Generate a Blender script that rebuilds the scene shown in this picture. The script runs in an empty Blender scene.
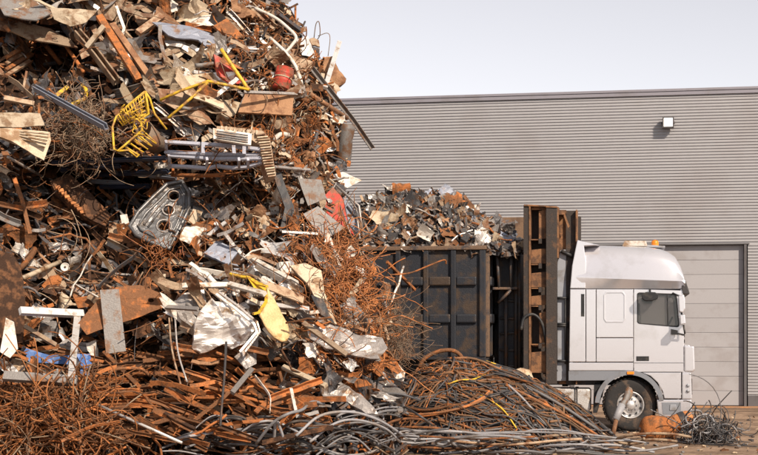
import bpy, bmesh, math, random
import numpy as np
from mathutils import Vector, Matrix, noise
from mathutils.geometry import tessellate_polygon

random.seed(7)
R = math.radians
SC = bpy.context.scene
COL = SC.collection

# ------------------------------------------------------------------ camera
F, HZ, CX, CAMH = 1410.0, 330.0, 379.0, 2.04        # focal length and horizon, in pixels of the photograph
cam = bpy.data.cameras.new('camera')
cam.sensor_width = 36
cam.lens = 36 * F / 758
cam.shift_y = (HZ - 227.5) / 758
cam.clip_end = 5000
cam_o = bpy.data.objects.new('camera', cam)
COL.objects.link(cam_o)
cam_o.location = (0, 0, CAMH)
cam_o.rotation_euler = (R(90), 0, 0)
SC.camera = cam_o

# ------------------------------------------------------------------ light
SUN_AZ, SUN_EL = R(149), R(36)                      # from behind the camera, to its right
S = Vector((math.sin(SUN_AZ) * math.cos(SUN_EL), math.cos(SUN_AZ) * math.cos(SUN_EL), math.sin(SUN_EL)))
world = bpy.data.worlds.new('World')
SC.world = world
world.use_nodes = True
nt = world.node_tree
bg = nt.nodes['Background']
sky = nt.nodes.new('ShaderNodeTexSky')
sky.sky_type = 'NISHITA'
sky.sun_disc = False
sky.sun_elevation = SUN_EL
sky.sun_rotation = SUN_AZ
sky.altitude = 0
sky.air_density = 1.0
sky.dust_density = 0.0
sky.ozone_density = 1.0
hs = nt.nodes.new('ShaderNodeHueSaturation')
hs.inputs['Hue'].default_value = 0.56
hs.inputs['Saturation'].default_value = 0.14
nt.links.new(sky.outputs[0], hs.inputs['Color'])
nt.links.new(hs.outputs[0], bg.inputs[0])
bg.inputs[1].default_value = 0.108
sl = bpy.data.lights.new('sun', 'SUN')
sl.energy = 4.7
sl.angle = R(0.5)
sl.color = (1.0, 0.865, 0.71)
so = bpy.data.objects.new('sun', sl)
COL.objects.link(so)
so.rotation_euler = S.to_track_quat('Z', 'Y').to_euler()
so.location = (20, -20, 30)
SC.view_settings.view_transform = 'Standard'
SC.view_settings.look = 'None'
SC.view_settings.exposure = 0.36
SC.view_settings.gamma = 1


# ------------------------------------------------------------------ helpers
def at(px, py, Y):
    return Vector(((px - CX) / F * Y, Y, CAMH + (HZ - py) / F * Y))


def tag(o, label=None, cat=None, group=None, kind=None):
    if label: o['label'] = label
    if cat: o['category'] = cat
    if group: o['group'] = group
    if kind: o['kind'] = kind
    return o


def empty(name, loc, rz=0.0, label=None, cat=None, group=None):
    o = bpy.data.objects.new(name, None)
    o.empty_display_size = 0.2
    COL.objects.link(o)
    o.location = loc
    o.rotation_euler = (0, 0, rz)
    return tag(o, label, cat, group)


def cr(pts, k=6, closed=False):
    """Catmull-Rom resampling of a polyline."""
    P = [np.array(p, float) for p in pts]
    n = len(P)
    out = []
    for i in range(n if closed else n - 1):
        p0 = P[(i - 1) % n] if (closed or i > 0) else 2 * P[0] - P[1]
        p1, p2 = P[i], P[(i + 1) % n]
        p3 = P[(i + 2) % n] if (closed or i + 2 < n) else 2 * P[-1] - P[-2]
        for j in range(k):
            t = j / k
            out.append(0.5 * (2 * p1 + (p2 - p0) * t + (2 * p0 - 5 * p1 + 4 * p2 - p3) * t * t + (3 * p1 - p0 - 3 * p2 + p3) * t ** 3))
    if not closed: out.append(P[-1])
    return [tuple(p) for p in out]


def circ(r, n):
    return [(r * math.cos(2 * math.pi * i / n), r * math.sin(2 * math.pi * i / n)) for i in range(n)]


def prof_rect(w, h):
    return [(-w / 2, -h / 2), (w / 2, -h / 2), (w / 2, h / 2), (-w / 2, h / 2)]


def prof_angle(w, t):
    return [(-w / 2, -w / 2), (w / 2, -w / 2), (w / 2, -w / 2 + t), (-w / 2 + t, -w / 2 + t), (-w / 2 + t, w / 2), (-w / 2, w / 2)]


def prof_channel(w, h, t):
    return [(-w / 2, -h / 2), (w / 2, -h / 2), (w / 2, h / 2), (w / 2 - t, h / 2), (w / 2 - t, -h / 2 + t), (-w / 2 + t, -h / 2 + t), (-w / 2 + t, h / 2), (-w / 2, h / 2)]


def prof_beam(w, h, t):
    a, b, c = w / 2, h / 2, t / 2
    return [(-a, -b), (a, -b), (a, -b + t), (c, -b + t), (c, b - t), (a, b - t), (a, b), (-a, b), (-a, b - t), (-c, b - t), (-c, -b + t), (-a, -b + t)]


class MB:
    def __init__(self):
        self.v, self.f, self.m, self.s = [], [], [], []

    def add(self, verts, faces, mi=0, smooth=False):
        b = len(self.v)
        self.v.extend(verts)
        for f in faces:
            self.f.append(tuple(i + b for i in f))
            self.m.append(mi)
            self.s.append(smooth)

    def box(self, x0, x1, y0, y1, z0, z1, mi=0):
        v = [(x0, y0, z0), (x1, y0, z0), (x1, y1, z0), (x0, y1, z0), (x0, y0, z1), (x1, y0, z1), (x1, y1, z1), (x0, y1, z1)]
        self.add(v, [(0, 3, 2, 1), (4, 5, 6, 7), (0, 1, 5, 4), (1, 2, 6, 5), (2, 3, 7, 6), (3, 0, 4, 7)], mi)

    def prism(self, poly, y0, y1, mi=0):
        """poly of (x, z) extruded along y"""
        n = len(poly)
        a = sum(poly[i][0] * poly[(i + 1) % n][1] - poly[(i + 1) % n][0] * poly[i][1] for i in range(n))
        if a < 0: poly = poly[::-1]
        v = [(x, y0, z) for x, z in poly] + [(x, y1, z) for x, z in poly]
        self.add(v, [tuple(range(n)), tuple(range(2 * n - 1, n - 1, -1))] + [(i, i + n, (i + 1) % n + n, (i + 1) % n) for i in range(n)], mi)

    def ring(self, outer, inner, y0, y1, mi=0):
        n = len(outer)
        v = [(x, y0, z) for x, z in outer] + [(x, y0, z) for x, z in inner] + [(x, y1, z) for x, z in outer] + [(x, y1, z) for x, z in inner]
        f = []
        for i in range(n):
            j = (i + 1) % n
            f += [(i, j, n + j, n + i), (2 * n + i, 3 * n + i, 3 * n + j, 2 * n + j), (i, 2 * n + i, 2 * n + j, j), (n + i, n + j, 3 * n + j, 3 * n + i)]
        self.add(v, f, mi)

    def sweep(self, pts, prof, up=None, mi=0, smooth=False, closed=False, scale=None):
        P = np.array(pts, float)
        n, k = len(P), len(prof)
        if n < 2: return
        T = np.zeros_like(P)
        if closed:
            T = np.roll(P, -1, 0) - np.roll(P, 1, 0)
        else:
            T[1:-1] = P[2:] - P[:-2]
            T[0] = P[1] - P[0]
            T[-1] = P[-1] - P[-2]
        T /= np.maximum(np.linalg.norm(T, axis=1), 1e-9)[:, None]
        u = np.array(up if up is not None else (0.12, 0.3, 1.0), float)
        if abs(np.dot(u / np.linalg.norm(u), T[0])) > 0.95: u = np.array((1.0, 0.4, 0.1))
        verts = []
        for i in range(n):
            u = u - np.dot(u, T[i]) * T[i]
            u /= max(np.linalg.norm(u), 1e-9)
            w = np.cross(T[i], u)
            sc = 1.0 if scale is None else scale[i]
            for a, b in prof:
                q = P[i] + (w * a + u * b) * sc
                verts.append((q[0], q[1], q[2]))
        f = []
        for i in range(n if closed else n - 1):
            for j in range(k):
                j2, i2 = (j + 1) % k, (i + 1) % n
                f.append((i * k + j, i2 * k + j, i2 * k + j2, i * k + j2))
        if not closed: f += [tuple(range(k)), tuple(range(n * k - 1, (n - 1) * k - 1, -1))]
        self.add(verts, f, mi, smooth)

    def tube(self, pts, r, n=6, mi=0, closed=False, scale=None):
        self.sweep(pts, circ(r, n), None, mi, True, closed, scale)

    def lathe(self, prof, M=None, n=20, mi=0, smooth=True):
        """prof of (radius, along-axis) about local z, moved by M"""
        M = M or Matrix()
        v, f = [], []
        for r, z in prof:
            for i in range(n):
                a = 2 * math.pi * i / n
                v.append(tuple(M @ Vector((r * math.cos(a), r * math.sin(a), z))))
        for i in range(len(prof) - 1):
            for j in range(n):
                j2 = (j + 1) % n
                f.append((i * n + j, i * n + j2, (i + 1) * n + j2, (i + 1) * n + j))
        self.add(v, f, mi, smooth)

    def build(self, name, mats, parent=None, bevel=0.0, recentre=None, seg=2):
        if not isinstance(mats, (list, tuple)): mats = [mats]
        if recentre is None: recentre = parent is None
        v = self.v
        loc = Vector((0, 0, 0))
        if recentre and v:
            a = np.array(v, float)
            c = (a.max(0) + a.min(0)) / 2
            c[2] = a[:, 2].min()
            loc = Vector(c)
            v = (a - c).tolist()
        me = bpy.data.meshes.new(name)
        me.from_pydata(v, [], self.f)
        for m in mats: me.materials.append(MAT[m] if isinstance(m, str) else m)
        me.polygons.foreach_set('material_index', self.m)
        me.polygons.foreach_set('use_smooth', self.s)
        if bevel > 0:
            bm = bmesh.new()
            bm.from_mesh(me)
            bmesh.ops.recalc_face_normals(bm, faces=bm.faces)
            es = [e for e in bm.edges if len(e.link_faces) == 2 and e.calc_face_angle(0) > 0.5]
            bmesh.ops.bevel(bm, geom=es, offset=bevel, segments=seg, profile=0.6, affect='EDGES', clamp_overlap=True)
            bm.to_mesh(me)
            bm.free()
        me.update()
        o = bpy.data.objects.new(name, me)
        COL.objects.link(o)
        o.location = loc
        if parent: o.parent = parent
        return o


# ------------------------------------------------------------------ materials
MAT = {}


def mat(name, base, alt=None, amount=0.3, scale=6.0, rough=0.6, metal=0.0, var=0.25, bump=0.15, spec=0.4, fine=45.0, detail=6.0):
    m = bpy.data.materials.new(name)
    m.use_nodes = True
    t = m.node_tree
    N, L = t.nodes, t.links
    b = N['Principled BSDF']
    tc = N.new('ShaderNodeTexCoord')
    oi = N.new('ShaderNodeObjectInfo')
    ad = N.new('ShaderNodeVectorMath')
    ad.operation = 'ADD'
    L.new(tc.outputs['Object'], ad.inputs[0])
    mu = N.new('ShaderNodeVectorMath')
    mu.operation = 'SCALE'
    mu.inputs[0].default_value = (37, 19, 53)
    L.new(oi.outputs['Random'], mu.inputs['Scale'])
    L.new(mu.outputs[0], ad.inputs[1])
    n1 = N.new('ShaderNodeTexNoise')
    n1.inputs['Scale'].default_value = scale
    n1.inputs['Detail'].default_value = detail
    n1.inputs['Roughness'].default_value = 0.62
    L.new(ad.outputs[0], n1.inputs['Vector'])
    n2 = N.new('ShaderNodeTexNoise')
    n2.inputs['Scale'].default_value = fine
    n2.inputs['Detail'].default_value = 4
    L.new(ad.outputs[0], n2.inputs['Vector'])
    rp = N.new('ShaderNodeValToRGB')
    c = 0.68 - 0.36 * amount
    rp.color_ramp.elements[0].position = max(0, c - 0.05)
    rp.color_ramp.elements[1].position = min(1, c + 0.07)
    L.new(n1.outputs[0], rp.inputs[0])
    mx = N.new('ShaderNodeMix')
    mx.data_type = 'RGBA'
    mx.inputs[6].default_value = (*base, 1)
    mx.inputs[7].default_value = (*(alt or base), 1)
    L.new(rp.outputs[0], mx.inputs[0])
    hv = N.new('ShaderNodeHueSaturation')
    L.new(mx.outputs[2], hv.inputs['Color'])
    mr = N.new('ShaderNodeMapRange')
    mr.inputs[3].default_value = 1 - var
    mr.inputs[4].default_value = 1 + var
    L.new(oi.outputs['Random'], mr.inputs[0])
    mr2 = N.new('ShaderNodeMapRange')
    mr2.inputs[1].default_value = 0.3
    mr2.inputs[2].default_value = 0.7
    mr2.inputs[3].default_value = 1 - 0.5 * bump
    mr2.inputs[4].default_value = 1 + 0.5 * bump
    L.new(n2.outputs[0], mr2.inputs[0])
    mm = N.new('ShaderNodeMath')
    mm.operation = 'MULTIPLY'
    L.new(mr.outputs[0], mm.inputs[0])
    L.new(mr2.outputs[0], mm.inputs[1])
    L.new(mm.outputs[0], hv.inputs['Value'])
    L.new(hv.outputs[0], b.inputs['Base Color'])
    b.inputs['Roughness'].default_value = rough
    b.inputs['Metallic'].default_value = metal
    b.inputs['Specular IOR Level'].default_value = spec
    if bump > 0:
        bp = N.new('ShaderNodeBump')
        bp.inputs['Strength'].default_value = min(1, bump * 2)
        bp.inputs['Distance'].default_value = 0.01
        L.new(n2.outputs[0], bp.inputs['Height'])
        L.new(bp.outputs[0], b.inputs['Normal'])
    MAT[name] = m
    return m


RUST, RBR, RDK = (0.36, 0.128, 0.042), (0.165, 0.076, 0.037), (0.05, 0.026, 0.016)
mat('rust_orange', RUST, RBR, 0.4, 7, 0.85, 0, 0.3, 0.4, 0.2)
mat('rust_brown', RBR, RUST, 0.35, 6, 0.85, 0, 0.35, 0.4, 0.2)
mat('rust_dark', RDK, RBR, 0.4, 6, 0.85, 0, 0.35, 0.4, 0.2)
mat('beige', (0.33, 0.235, 0.155), RBR, 0.45, 4, 0.7, 0, 0.3, 0.3)
mat('cream', (0.48, 0.385, 0.275), (0.23, 0.135, 0.07), 0.42, 4, 0.65, 0, 0.2, 0.25)
mat('white_paint', (0.64, 0.585, 0.52), (0.3, 0.19, 0.11), 0.32, 5, 0.5, 0, 0.15, 0.2)
mat('steel', (0.33, 0.30, 0.28), (0.2, 0.125, 0.08), 0.28, 5, 0.40, 0.45, 0.3, 0.25)
mat('silver', (0.72, 0.69, 0.66), (0.36, 0.25, 0.16), 0.24, 5, 0.36, 0.5, 0.15, 0.2)
mat('grey', (0.20, 0.185, 0.175), (0.17, 0.09, 0.05), 0.36, 5, 0.6, 0.1, 0.3, 0.3)
mat('blue_grey', (0.235, 0.25, 0.30), (0.2, 0.12, 0.08), 0.22, 6, 0.5, 0.15, 0.25, 0.25)
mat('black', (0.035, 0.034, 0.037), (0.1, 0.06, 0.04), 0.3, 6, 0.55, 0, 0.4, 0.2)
mat('dark_steel', (0.075, 0.07, 0.072), (0.13, 0.07, 0.04), 0.35, 6, 0.5, 0.2, 0.4, 0.3)
mat('yellow', (0.64, 0.40, 0.03), (0.3, 0.15, 0.045), 0.42, 9, 0.5, 0, 0.1, 0.2)
mat('pale_yellow', (0.64, 0.45, 0.22), (0.45, 0.27, 0.1), 0.3, 7, 0.6, 0, 0.08, 0.3)
mat('red', (0.42, 0.045, 0.028), (0.2, 0.075, 0.04), 0.5, 7, 0.5, 0, 0.15, 0.25)
mat('blue', (0.055, 0.14, 0.38), (0.16, 0.18, 0.25), 0.25, 7, 0.45, 0, 0.15, 0.15)
mat('panel_grey', (0.15, 0.148, 0.15), (0.09, 0.07, 0.055), 0.35, 5, 0.36, 0.45, 0.0, 0.2)
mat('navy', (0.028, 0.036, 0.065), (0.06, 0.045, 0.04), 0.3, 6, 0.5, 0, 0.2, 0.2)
mat('rust_bright', (0.46, 0.185, 0.068), (0.25, 0.1, 0.045), 0.35, 7, 0.8, 0, 0.3, 0.4, 0.2)
mat('cable_brown', (0.13, 0.072, 0.038), (0.22, 0.1, 0.045), 0.4, 5, 0.8, 0, 0.35, 0.3)
mat('rack_paint', (0.36, 0.365, 0.42), (0.22, 0.14, 0.09), 0.25, 8, 0.5, 0.1, 0.1, 0.25)
mat('copper', (0.50, 0.20, 0.08), (0.3, 0.1, 0.05), 0.4, 6, 0.5, 0.2, 0.3, 0.3)
mat('tan', (0.31, 0.165, 0.085), (0.19, 0.09, 0.045), 0.5, 5, 0.8, 0, 0.2, 0.3)
mat('mound', (0.022, 0.014, 0.010), (0.05, 0.025, 0.014), 0.35, 5, 0.95, 0, 0.0, 0.6, 0.1, 25)  # heap core, near black: shade of the crevices is put into the colour
mat('wire_grey', (0.17, 0.125, 0.09), (0.25, 0.12, 0.06), 0.4, 6, 0.75, 0.1, 0.3, 0.3)
mat('cable_grey', (0.10, 0.097, 0.10), (0.1, 0.075, 0.06), 0.4, 3, 0.55, 0, 0.4, 0.2)
mat('cable_pale', (0.245, 0.24, 0.25), (0.2, 0.17, 0.15), 0.35, 3, 0.5, 0, 0.3, 0.2)
mat('stone', (0.5, 0.38, 0.26), (0.35, 0.22, 0.13), 0.4, 6, 0.9, 0, 0.1, 0.6)
# truck and building
mat('cab_paint', (0.69, 0.68, 0.715), (0.61, 0.595, 0.61), 0.2, 1.4, 0.2, 0.55, 0.0, 0.03, 0.5)
MAT['cab_paint'].node_tree.nodes['Principled BSDF'].inputs['Coat Weight'].default_value = 0.6
MAT['cab_paint'].node_tree.nodes['Principled BSDF'].inputs['Coat Roughness'].default_value = 0.06
mat('cab_grey', (0.20, 0.21, 0.235), (0.16, 0.155, 0.16), 0.3, 3, 0.5, 0, 0.0, 0.08)
mat('fairing_grey', (0.30, 0.31, 0.34), (0.22, 0.21, 0.21), 0.3, 3, 0.5, 0.1, 0.0, 0.08)
mat('tyre_black', (0.028, 0.026, 0.026), (0.085, 0.06, 0.045), 0.35, 5, 0.85, 0, 0.0, 0.25, 0.3)
mat('rim_silver', (0.52, 0.51, 0.51), (0.3, 0.26, 0.23), 0.25, 6, 0.4, 0.5, 0.0, 0.1)
mat('plastic_black', (0.02, 0.02, 0.022), (0.05, 0.045, 0.04), 0.3, 6, 0.5, 0, 0.0, 0.1)
mat('container_paint', (0.021, 0.023, 0.030), (0.06, 0.040, 0.028), 0.4, 2.5, 0.55, 0.1, 0.1, 0.25)
mat('container_rim', (0.16, 0.10, 0.065), (0.06, 0.05, 0.05), 0.35, 5, 0.7, 0.1, 0.1, 0.3)
mat('tower_orange', (0.24, 0.115, 0.052), (0.10, 0.052, 0.030), 0.45, 5, 0.75, 0, 0.05, 0.3)
mat('tower_dark', (0.042, 0.033, 0.029), (0.10, 0.055, 0.032), 0.25, 4, 0.75, 0, 0.05, 0.3)
mat('brown_plate', (0.19, 0.115, 0.07), (0.12, 0.07, 0.045), 0.4, 3, 0.8, 0, 0.0, 0.3)
mat('cladding', (0.35, 0.342, 0.352), (0.325, 0.31, 0.315), 0.25, 0.5, 0.5, 0.15, 0.0, 0.05, 0.4, 8)
mat('flashing', (0.24, 0.228, 0.26), (0.21, 0.195, 0.21), 0.3, 1, 0.5, 0.15, 0.0, 0.05)
mat('door_paint', (0.335, 0.325, 0.337), (0.29, 0.272, 0.275), 0.3, 1.2, 0.55, 0, 0.03, 0.05)
mat('frame_dark', (0.10, 0.095, 0.10), (0.08, 0.07, 0.07), 0.3, 2, 0.6, 0, 0.0, 0.1)
mat('ground_dirt', (0.31, 0.215, 0.15), (0.17, 0.115, 0.08), 0.55, 0.8, 0.95, 0, 0.0, 0.5, 0.1, 14, 10)
mat('threshold', (0.42, 0.2, 0.08), (0.3, 0.17, 0.1), 0.4, 2, 0.9, 0, 0.0, 0.3)
mat('amber', (0.85, 0.25, 0.02), (0.7, 0.2, 0.02), 0.2, 5, 0.25, 0, 0.0, 0.0)
mat('seat_cloth', (0.16, 0.15, 0.15), (0.12, 0.11, 0.11), 0.3, 8, 0.9, 0, 0.0, 0.2)
mat('roof_sheet', (0.3, 0.3, 0.31), (0.25, 0.24, 0.24), 0.3, 1, 0.5, 0.2, 0.0, 0.1)


def glass(name, col, rough=0.03, trans=0.9):
    m = bpy.data.materials.new(name)
    m.use_nodes = True
    b = m.node_tree.nodes['Principled BSDF']
    b.inputs['Base Color'].default_value = (*col, 1)
    b.inputs['Roughness'].default_value = rough
    b.inputs['Transmission Weight'].default_value = trans
    b.inputs['IOR'].default_value = 1.45
    MAT[name] = m


glass('window_glass', (0.42, 0.40, 0.39))
glass('windscreen_glass', (0.03, 0.035, 0.04), 0.05, 0.0)
m_ = bpy.data.materials.new('lens_glow')
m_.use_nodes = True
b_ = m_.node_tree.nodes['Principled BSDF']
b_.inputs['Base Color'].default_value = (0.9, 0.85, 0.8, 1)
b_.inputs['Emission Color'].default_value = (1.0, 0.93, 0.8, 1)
b_.inputs['Emission Strength'].default_value = 2.0  # emission makes the lens bright
MAT['lens_glow'] = m_

# ------------------------------------------------------------------ ground
g = MB()
ng = 40
xs = [-400, -150, -60] + [-30 + i * 1.5 for i in range(ng + 1)] + [60, 150, 400]
ys = [-300, -100, -20] + [8 + i * 1.2 for i in range(ng + 1)] + [80, 160, 600]
gv = []
for y in ys:
    for x in xs:
        z = 0.03 * noise.noise(Vector((x * 0.4, y * 0.4, 3))) if 8 < y < 36.4 else 0
        gv.append((x, y, z))
nx_ = len(xs)
g.add(gv, [(j * nx_ + i, j * nx_ + i + 1, (j + 1) * nx_ + i + 1, (j + 1) * nx_ + i) for j in range(len(ys) - 1) for i in range(nx_ - 1)], 0, True)
tag(g.build('ground', 'ground_dirt', recentre=False), kind='structure')

# ------------------------------------------------------------------ warehouse
BA = R(-10.2)
bo = at(747, 407, 37.4)
bo.z = 0
wh = empty('warehouse', bo, BA, 'long grey warehouse with horizontally ribbed cladding and a pale sectional door behind the truck', 'warehouse')
W0, W1, ZT = -24.0, 5.0, 8.45                        # left end, right end, top, along its own front wall
DW0, DW1, DZ = -4.55, -0.08, 4.25                    # the doorway
g = MB()
rib = 0.0805


def ribs(x0, x1, z0, z1):
    prof = []
    z = z0
    while z < z1 - 1e-6:
        for dz, dy in ((0.0, 0.0), (0.026, 0.0), (0.036, -0.024), (0.068, -0.024)):
            if z + dz < z1: prof.append((dy, z + dz))
        z += rib
    prof.append((0.0, z1))
    n = len(prof)
    v = [(x0, y, z) for y, z in prof] + [(x1, y, z) for y, z in prof]
    g.add(v, [(i, n + i, n + i + 1, i + 1) for i in range(n - 1)])


ribs(W0, W1, DZ + 0.10, ZT - 0.13)
ribs(W0, DW0 - 0.1, 0.3, DZ + 0.10)
ribs(DW1 + 0.1, W1, 0.3, DZ + 0.10)
g.build('cladding', 'cladding', wh)
g = MB()
g.box(W0, DW0 - 0.1, -0.03, 0.3, -0.2, 0.297)
g.box(DW1 + 0.1, W1, -0.03, 0.3, -0.2, 0.297)
g.build('plinth', 'frame_dark', wh, 0.01)
g = MB()
g.box(W0 - 0.05, W1 + 0.05, -0.07, 0.25, ZT - 0.13, ZT - 0.03)
g.box(W0 - 0.07, W1 + 0.07, -0.09, 0.25, ZT - 0.027, ZT + 0.04)
g.build('parapet_flashing', 'flashing', wh, 0.006)
g = MB()
g.box(W0, W0 + 0.2, 0.03, 22, -0.1, ZT - 0.21)
g.box(W1 - 0.2, W1, 0.03, 22, -0.1, ZT - 0.21)
g.box(W0 + 0.21, W1 - 0.21, 21.8, 22, -0.1, ZT - 0.21)
g.build('wall', 'cladding', wh)
g = MB()
g.box(W0 + 0.05, W1 - 0.05, 0.26, 22, ZT - 0.2, ZT - 0.1)
g.build('roof', 'roof_sheet', wh)
door = MB()
door.box(DW0 - 0.1, DW0, -0.05, 0.2, 0.012, DZ + 0.06)
door.box(DW1, DW1 + 0.07, -0.05, 0.2, 0.012, DZ + 0.06)
door.box(DW0 - 0.14, DW1 + 0.14, -0.06, 0.2, DZ + 0.062, DZ + 0.097)
dr = door.build('sectional_door', 'frame_dark', wh, 0.006)
npan = 11
for i in range(npan):
    g = MB()
    z0 = 0.03 + i * (DZ + 0.02) / npan
    z1 = z0 + (DZ + 0.02) / npan - 0.006
    g.box(DW0 + 0.006, DW1 - 0.006, 0.10, 0.15, z0, z1)
    g.build('door_panel', 'door_paint', dr, 0.008)
g = MB()
g.box(DW0 + 0.006, DW1 - 0.006, 0.12, 0.14, 0.02, DZ + 0.06)
g.build('door_seal', 'flashing', dr)
g = MB()
g.box(DW0 - 0.6, W1, -0.55, -0.035, -0.1, 0.018)
tag(g.build('doorstep', 'threshold', wh, 0.008))
# floodlight on the wall
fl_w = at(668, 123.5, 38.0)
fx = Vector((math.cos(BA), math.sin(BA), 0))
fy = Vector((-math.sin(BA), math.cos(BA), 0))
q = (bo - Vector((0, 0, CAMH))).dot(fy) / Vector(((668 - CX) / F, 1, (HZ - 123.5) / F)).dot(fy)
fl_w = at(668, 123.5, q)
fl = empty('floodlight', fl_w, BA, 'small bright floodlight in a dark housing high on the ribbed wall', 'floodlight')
g = MB()
for a, b in ((-.15, -.115), (.115, .15)): g.box(a, b, -.30, -.12, -.15, .15)
g.box(-.114, .114, -.30, -.12, -.15, -.115)
g.box(-.114, .114, -.30, -.12, .115, .15)
g.box(-.114, .114, -.16, -.12, -.114, .114)
g.build('housing', 'frame_dark', fl, 0.008)
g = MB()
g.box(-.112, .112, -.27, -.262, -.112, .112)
g.build('lens', 'lens_glow', fl)
g = MB()
g.sweep([(-.165, -.2, 0), (-.165, -.06, 0), (-.165, -.045, 0), (.165, -.045, 0), (.165, -.06, 0), (.165, -.2, 0)], prof_rect(.02, .05), (0, 0, 1))
g.box(-.06, .06, -.045, -.0245, -.08, .08)
g.build('bracket', 'frame_dark', fl)

# ------------------------------------------------------------------ truck
TA = R(-10.4)
TO = at(629.5, 432, 28.2)
TO.z = 0
ex = Vector((math.cos(TA), math.sin(TA), 0))
ey = Vector((-math.sin(TA), math.cos(TA), 0))


def tp(px, py, y0=0.0):
    d = Vector(((px - CX) / F, 1, (HZ - py) / F))
    c = Vector((0, 0, CAMH))
    t = (y0 + (TO - c).dot(ey)) / d.dot(ey)
    p = c + d * t - TO
    return (p.dot(ex), p.z)


def tps(pts, y0=0.0): return [tp(a, b, y0) for a, b in pts]


tr = empty('truck', TO, TA, 'white high-roofed truck cab with a dark chassis standing in front of the pale door', 'truck')
WD = 2.5


def pl(poly, y0, y1, name, m, parent=tr, bevel=0.012, y=None):
    g = MB()
    g.prism(tps(poly, y0 if y is None else y), y0, y1)
    return g.build(name, m, parent, bevel)


# sleeper side, near and far
for y0, y1, far in ((0.0, 0.06, 0), (WD - 0.06, WD, 1)):
    def P(poly): return tps(poly, 0.0)
    g = MB(); g.prism(P([(570, 289.2), (585.4, 289.2), (585.4, 362), (569, 362)]), y0, y1); cp = g.build('corner_panel', 'cab_paint', tr, 0.015)
    g = MB(); g.prism(P([(581, 294), (584.4, 294), (584.4, 316.5), (581, 316.5)]), y0 - 0.004 if not far else y1 - 0.02, y0 + 0.02 if not far else y1 + 0.004); g.build('air_slot', 'plastic_black', cp)
    g = MB(); g.prism(P([(585.9, 289.2), (595.7, 289.2), (595.7, 362), (585.9, 362)]), y0 + .002, y1); g.build('side_panel', 'cab_paint', tr, 0.012)
    g = MB(); g.prism(P([(596.2, 289.2), (633.2, 289.2), (633.2, 337.6), (596.2, 337.6)]), y0 + .002, y1); sp = g.build('side_panel', 'cab_paint', tr, 0.012)
    g = MB()
    ring_o = P([(603.6, 295), (606, 291.6), (623, 291.6), (625.4, 295), (625.4, 319), (623, 322.5), (606, 322.5), (603.6, 319)])
    ring_i = P([(605, 295.4), (606.8, 293), (622.2, 293), (624, 295.4), (624, 318.6), (622.2, 321), (606.8, 321), (605, 318.6)])
    ya, yb = (y0 - 0.010, y0 + 0.02) if not far else (y1 - 0.02, y1 + 0.010)
    g.ring(ring_o, ring_i, ya, yb); g.build('blank_window_rim', 'cab_paint', sp, 0.006)
    g = MB(); g.prism(P([(596.2, 338.2), (633.2, 338.2), (633.2, 362), (596.2, 362)]), y0 + .002, y1); g.build('side_panel', 'cab_paint', tr, 0.012)
    # lower rail and grey sill with wheel arch
    g = MB(); g.prism(P([(569, 362.7), (633.2, 362.7), (633.2, 370.6), (569, 370.6)]), y0, y1); g.build('side_panel', 'cab_paint', tr, 0.01)
    arc_c, arc_out, arc_in = (629.5, 405.0), 34.5, 30.0
    arch = [(arc_c[0] + arc_out * math.cos(R(a)), arc_c[1] - arc_out * math.sin(R(a))) for a in range(8, 178, 6)]
    archi = [(arc_c[0] + arc_in * math.cos(R(a)), arc_c[1] - arc_in * math.sin(R(a))) for a in range(176, 6, -6)]
    g = MB(); po = P(arch); pi = P(archi[::-1])
    n = len(po)
    ya, yb = (y0 - 0.03, y0 + 0.32) if not far else (y1 - 0.32, y1 + 0.03)
    for i in range(n - 1):
        g.prism([po[i], po[i + 1], pi[i + 1], pi[i]], ya, yb)
    bm_ = g.build('wheel_arch', 'cab_grey', tr)
    g = MB(); g.prism(P([(568.5, 371), (628, 371), (616, 374.5), (606, 380.5), (568.5, 380.8)]), y0 - .004, y1); g.build('sill', 'cab_grey', tr, 0.008)
    # lower front: step panel in front of the arch
    g = MB(); g.prism(P([(642, 372.6), (681, 372.6), (681, 398.6), (664.5, 398.6), (662.5, 391), (657.5, 382.5), (650.5, 376)]), y0, y1); g.build('step_panel', 'cab_paint', tr, 0.012)
    # door with its window
    outer = P([(633.9, 289.2), (683, 290.6), (683.6, 372), (633.9, 372)])
    inner = P([(637, 292.5), (676.5, 294), (679.5, 327.5), (637, 323.8)])
    o2, i2 = [], []
    for k in range(4):
        a, b = outer[k], outer[(k + 1) % 4]
        c, d = inner[k], inner[(k + 1) % 4]
        o2 += [a, ((a[0] * .93 + b[0] * .07), (a[1] * .93 + b[1] * .07)), ((a[0] * .07 + b[0] * .93), (a[1] * .07 + b[1] * .93))]
        e = .06
        prev = inner[(k - 1) % 4]
        i2 += [(c[0] + .02 * ((prev[0] - c[0]) + (d[0] - c[0])), c[1] + .02 * ((prev[1] - c[1]) + (d[1] - c[1]))), (c[0] + e * (d[0] - c[0]), c[1] + e * (d[1] - c[1])), (d[0] + e * (c[0] - d[0]), d[1] + e * (c[1] - d[1]))]
    g = MB(); g.ring(o2, i2, y0 - .003, y1); dd = g.build('door', 'cab_paint', tr, 0.006)
    g = MB(); g.prism(i2, y0 + .02, y0 + .026); g.build('window', 'window_glass', dd)
    g = MB()
    fo = i2
    cx_ = sum(p[0] for p in i2) / len(i2); cz_ = sum(p[1] for p in i2) / len(i2)
    fi = [(cx_ + (p[0] - cx_) * .955, cz_ + (p[1] - cz_) * .93) for p in i2]
    g.ring(fo, fi, y0 - .005, y0 + .019)
    dv = P([(666.6, 294), (667.8, 294), (668.4, 326), (667.2, 326)])
    g.prism(dv, y0 - .003, y0 + .018); g.build('window_seal', 'plastic_black', dd)
    g = MB(); g.prism(P([(636.3, 356.3), (649, 356.3), (649, 361), (636.3, 361)]), (y0 - .012) if not far else y1, y0 if not far else y1 + .012)
    g.build('handle', 'plastic_black', dd, 0.006)
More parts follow.
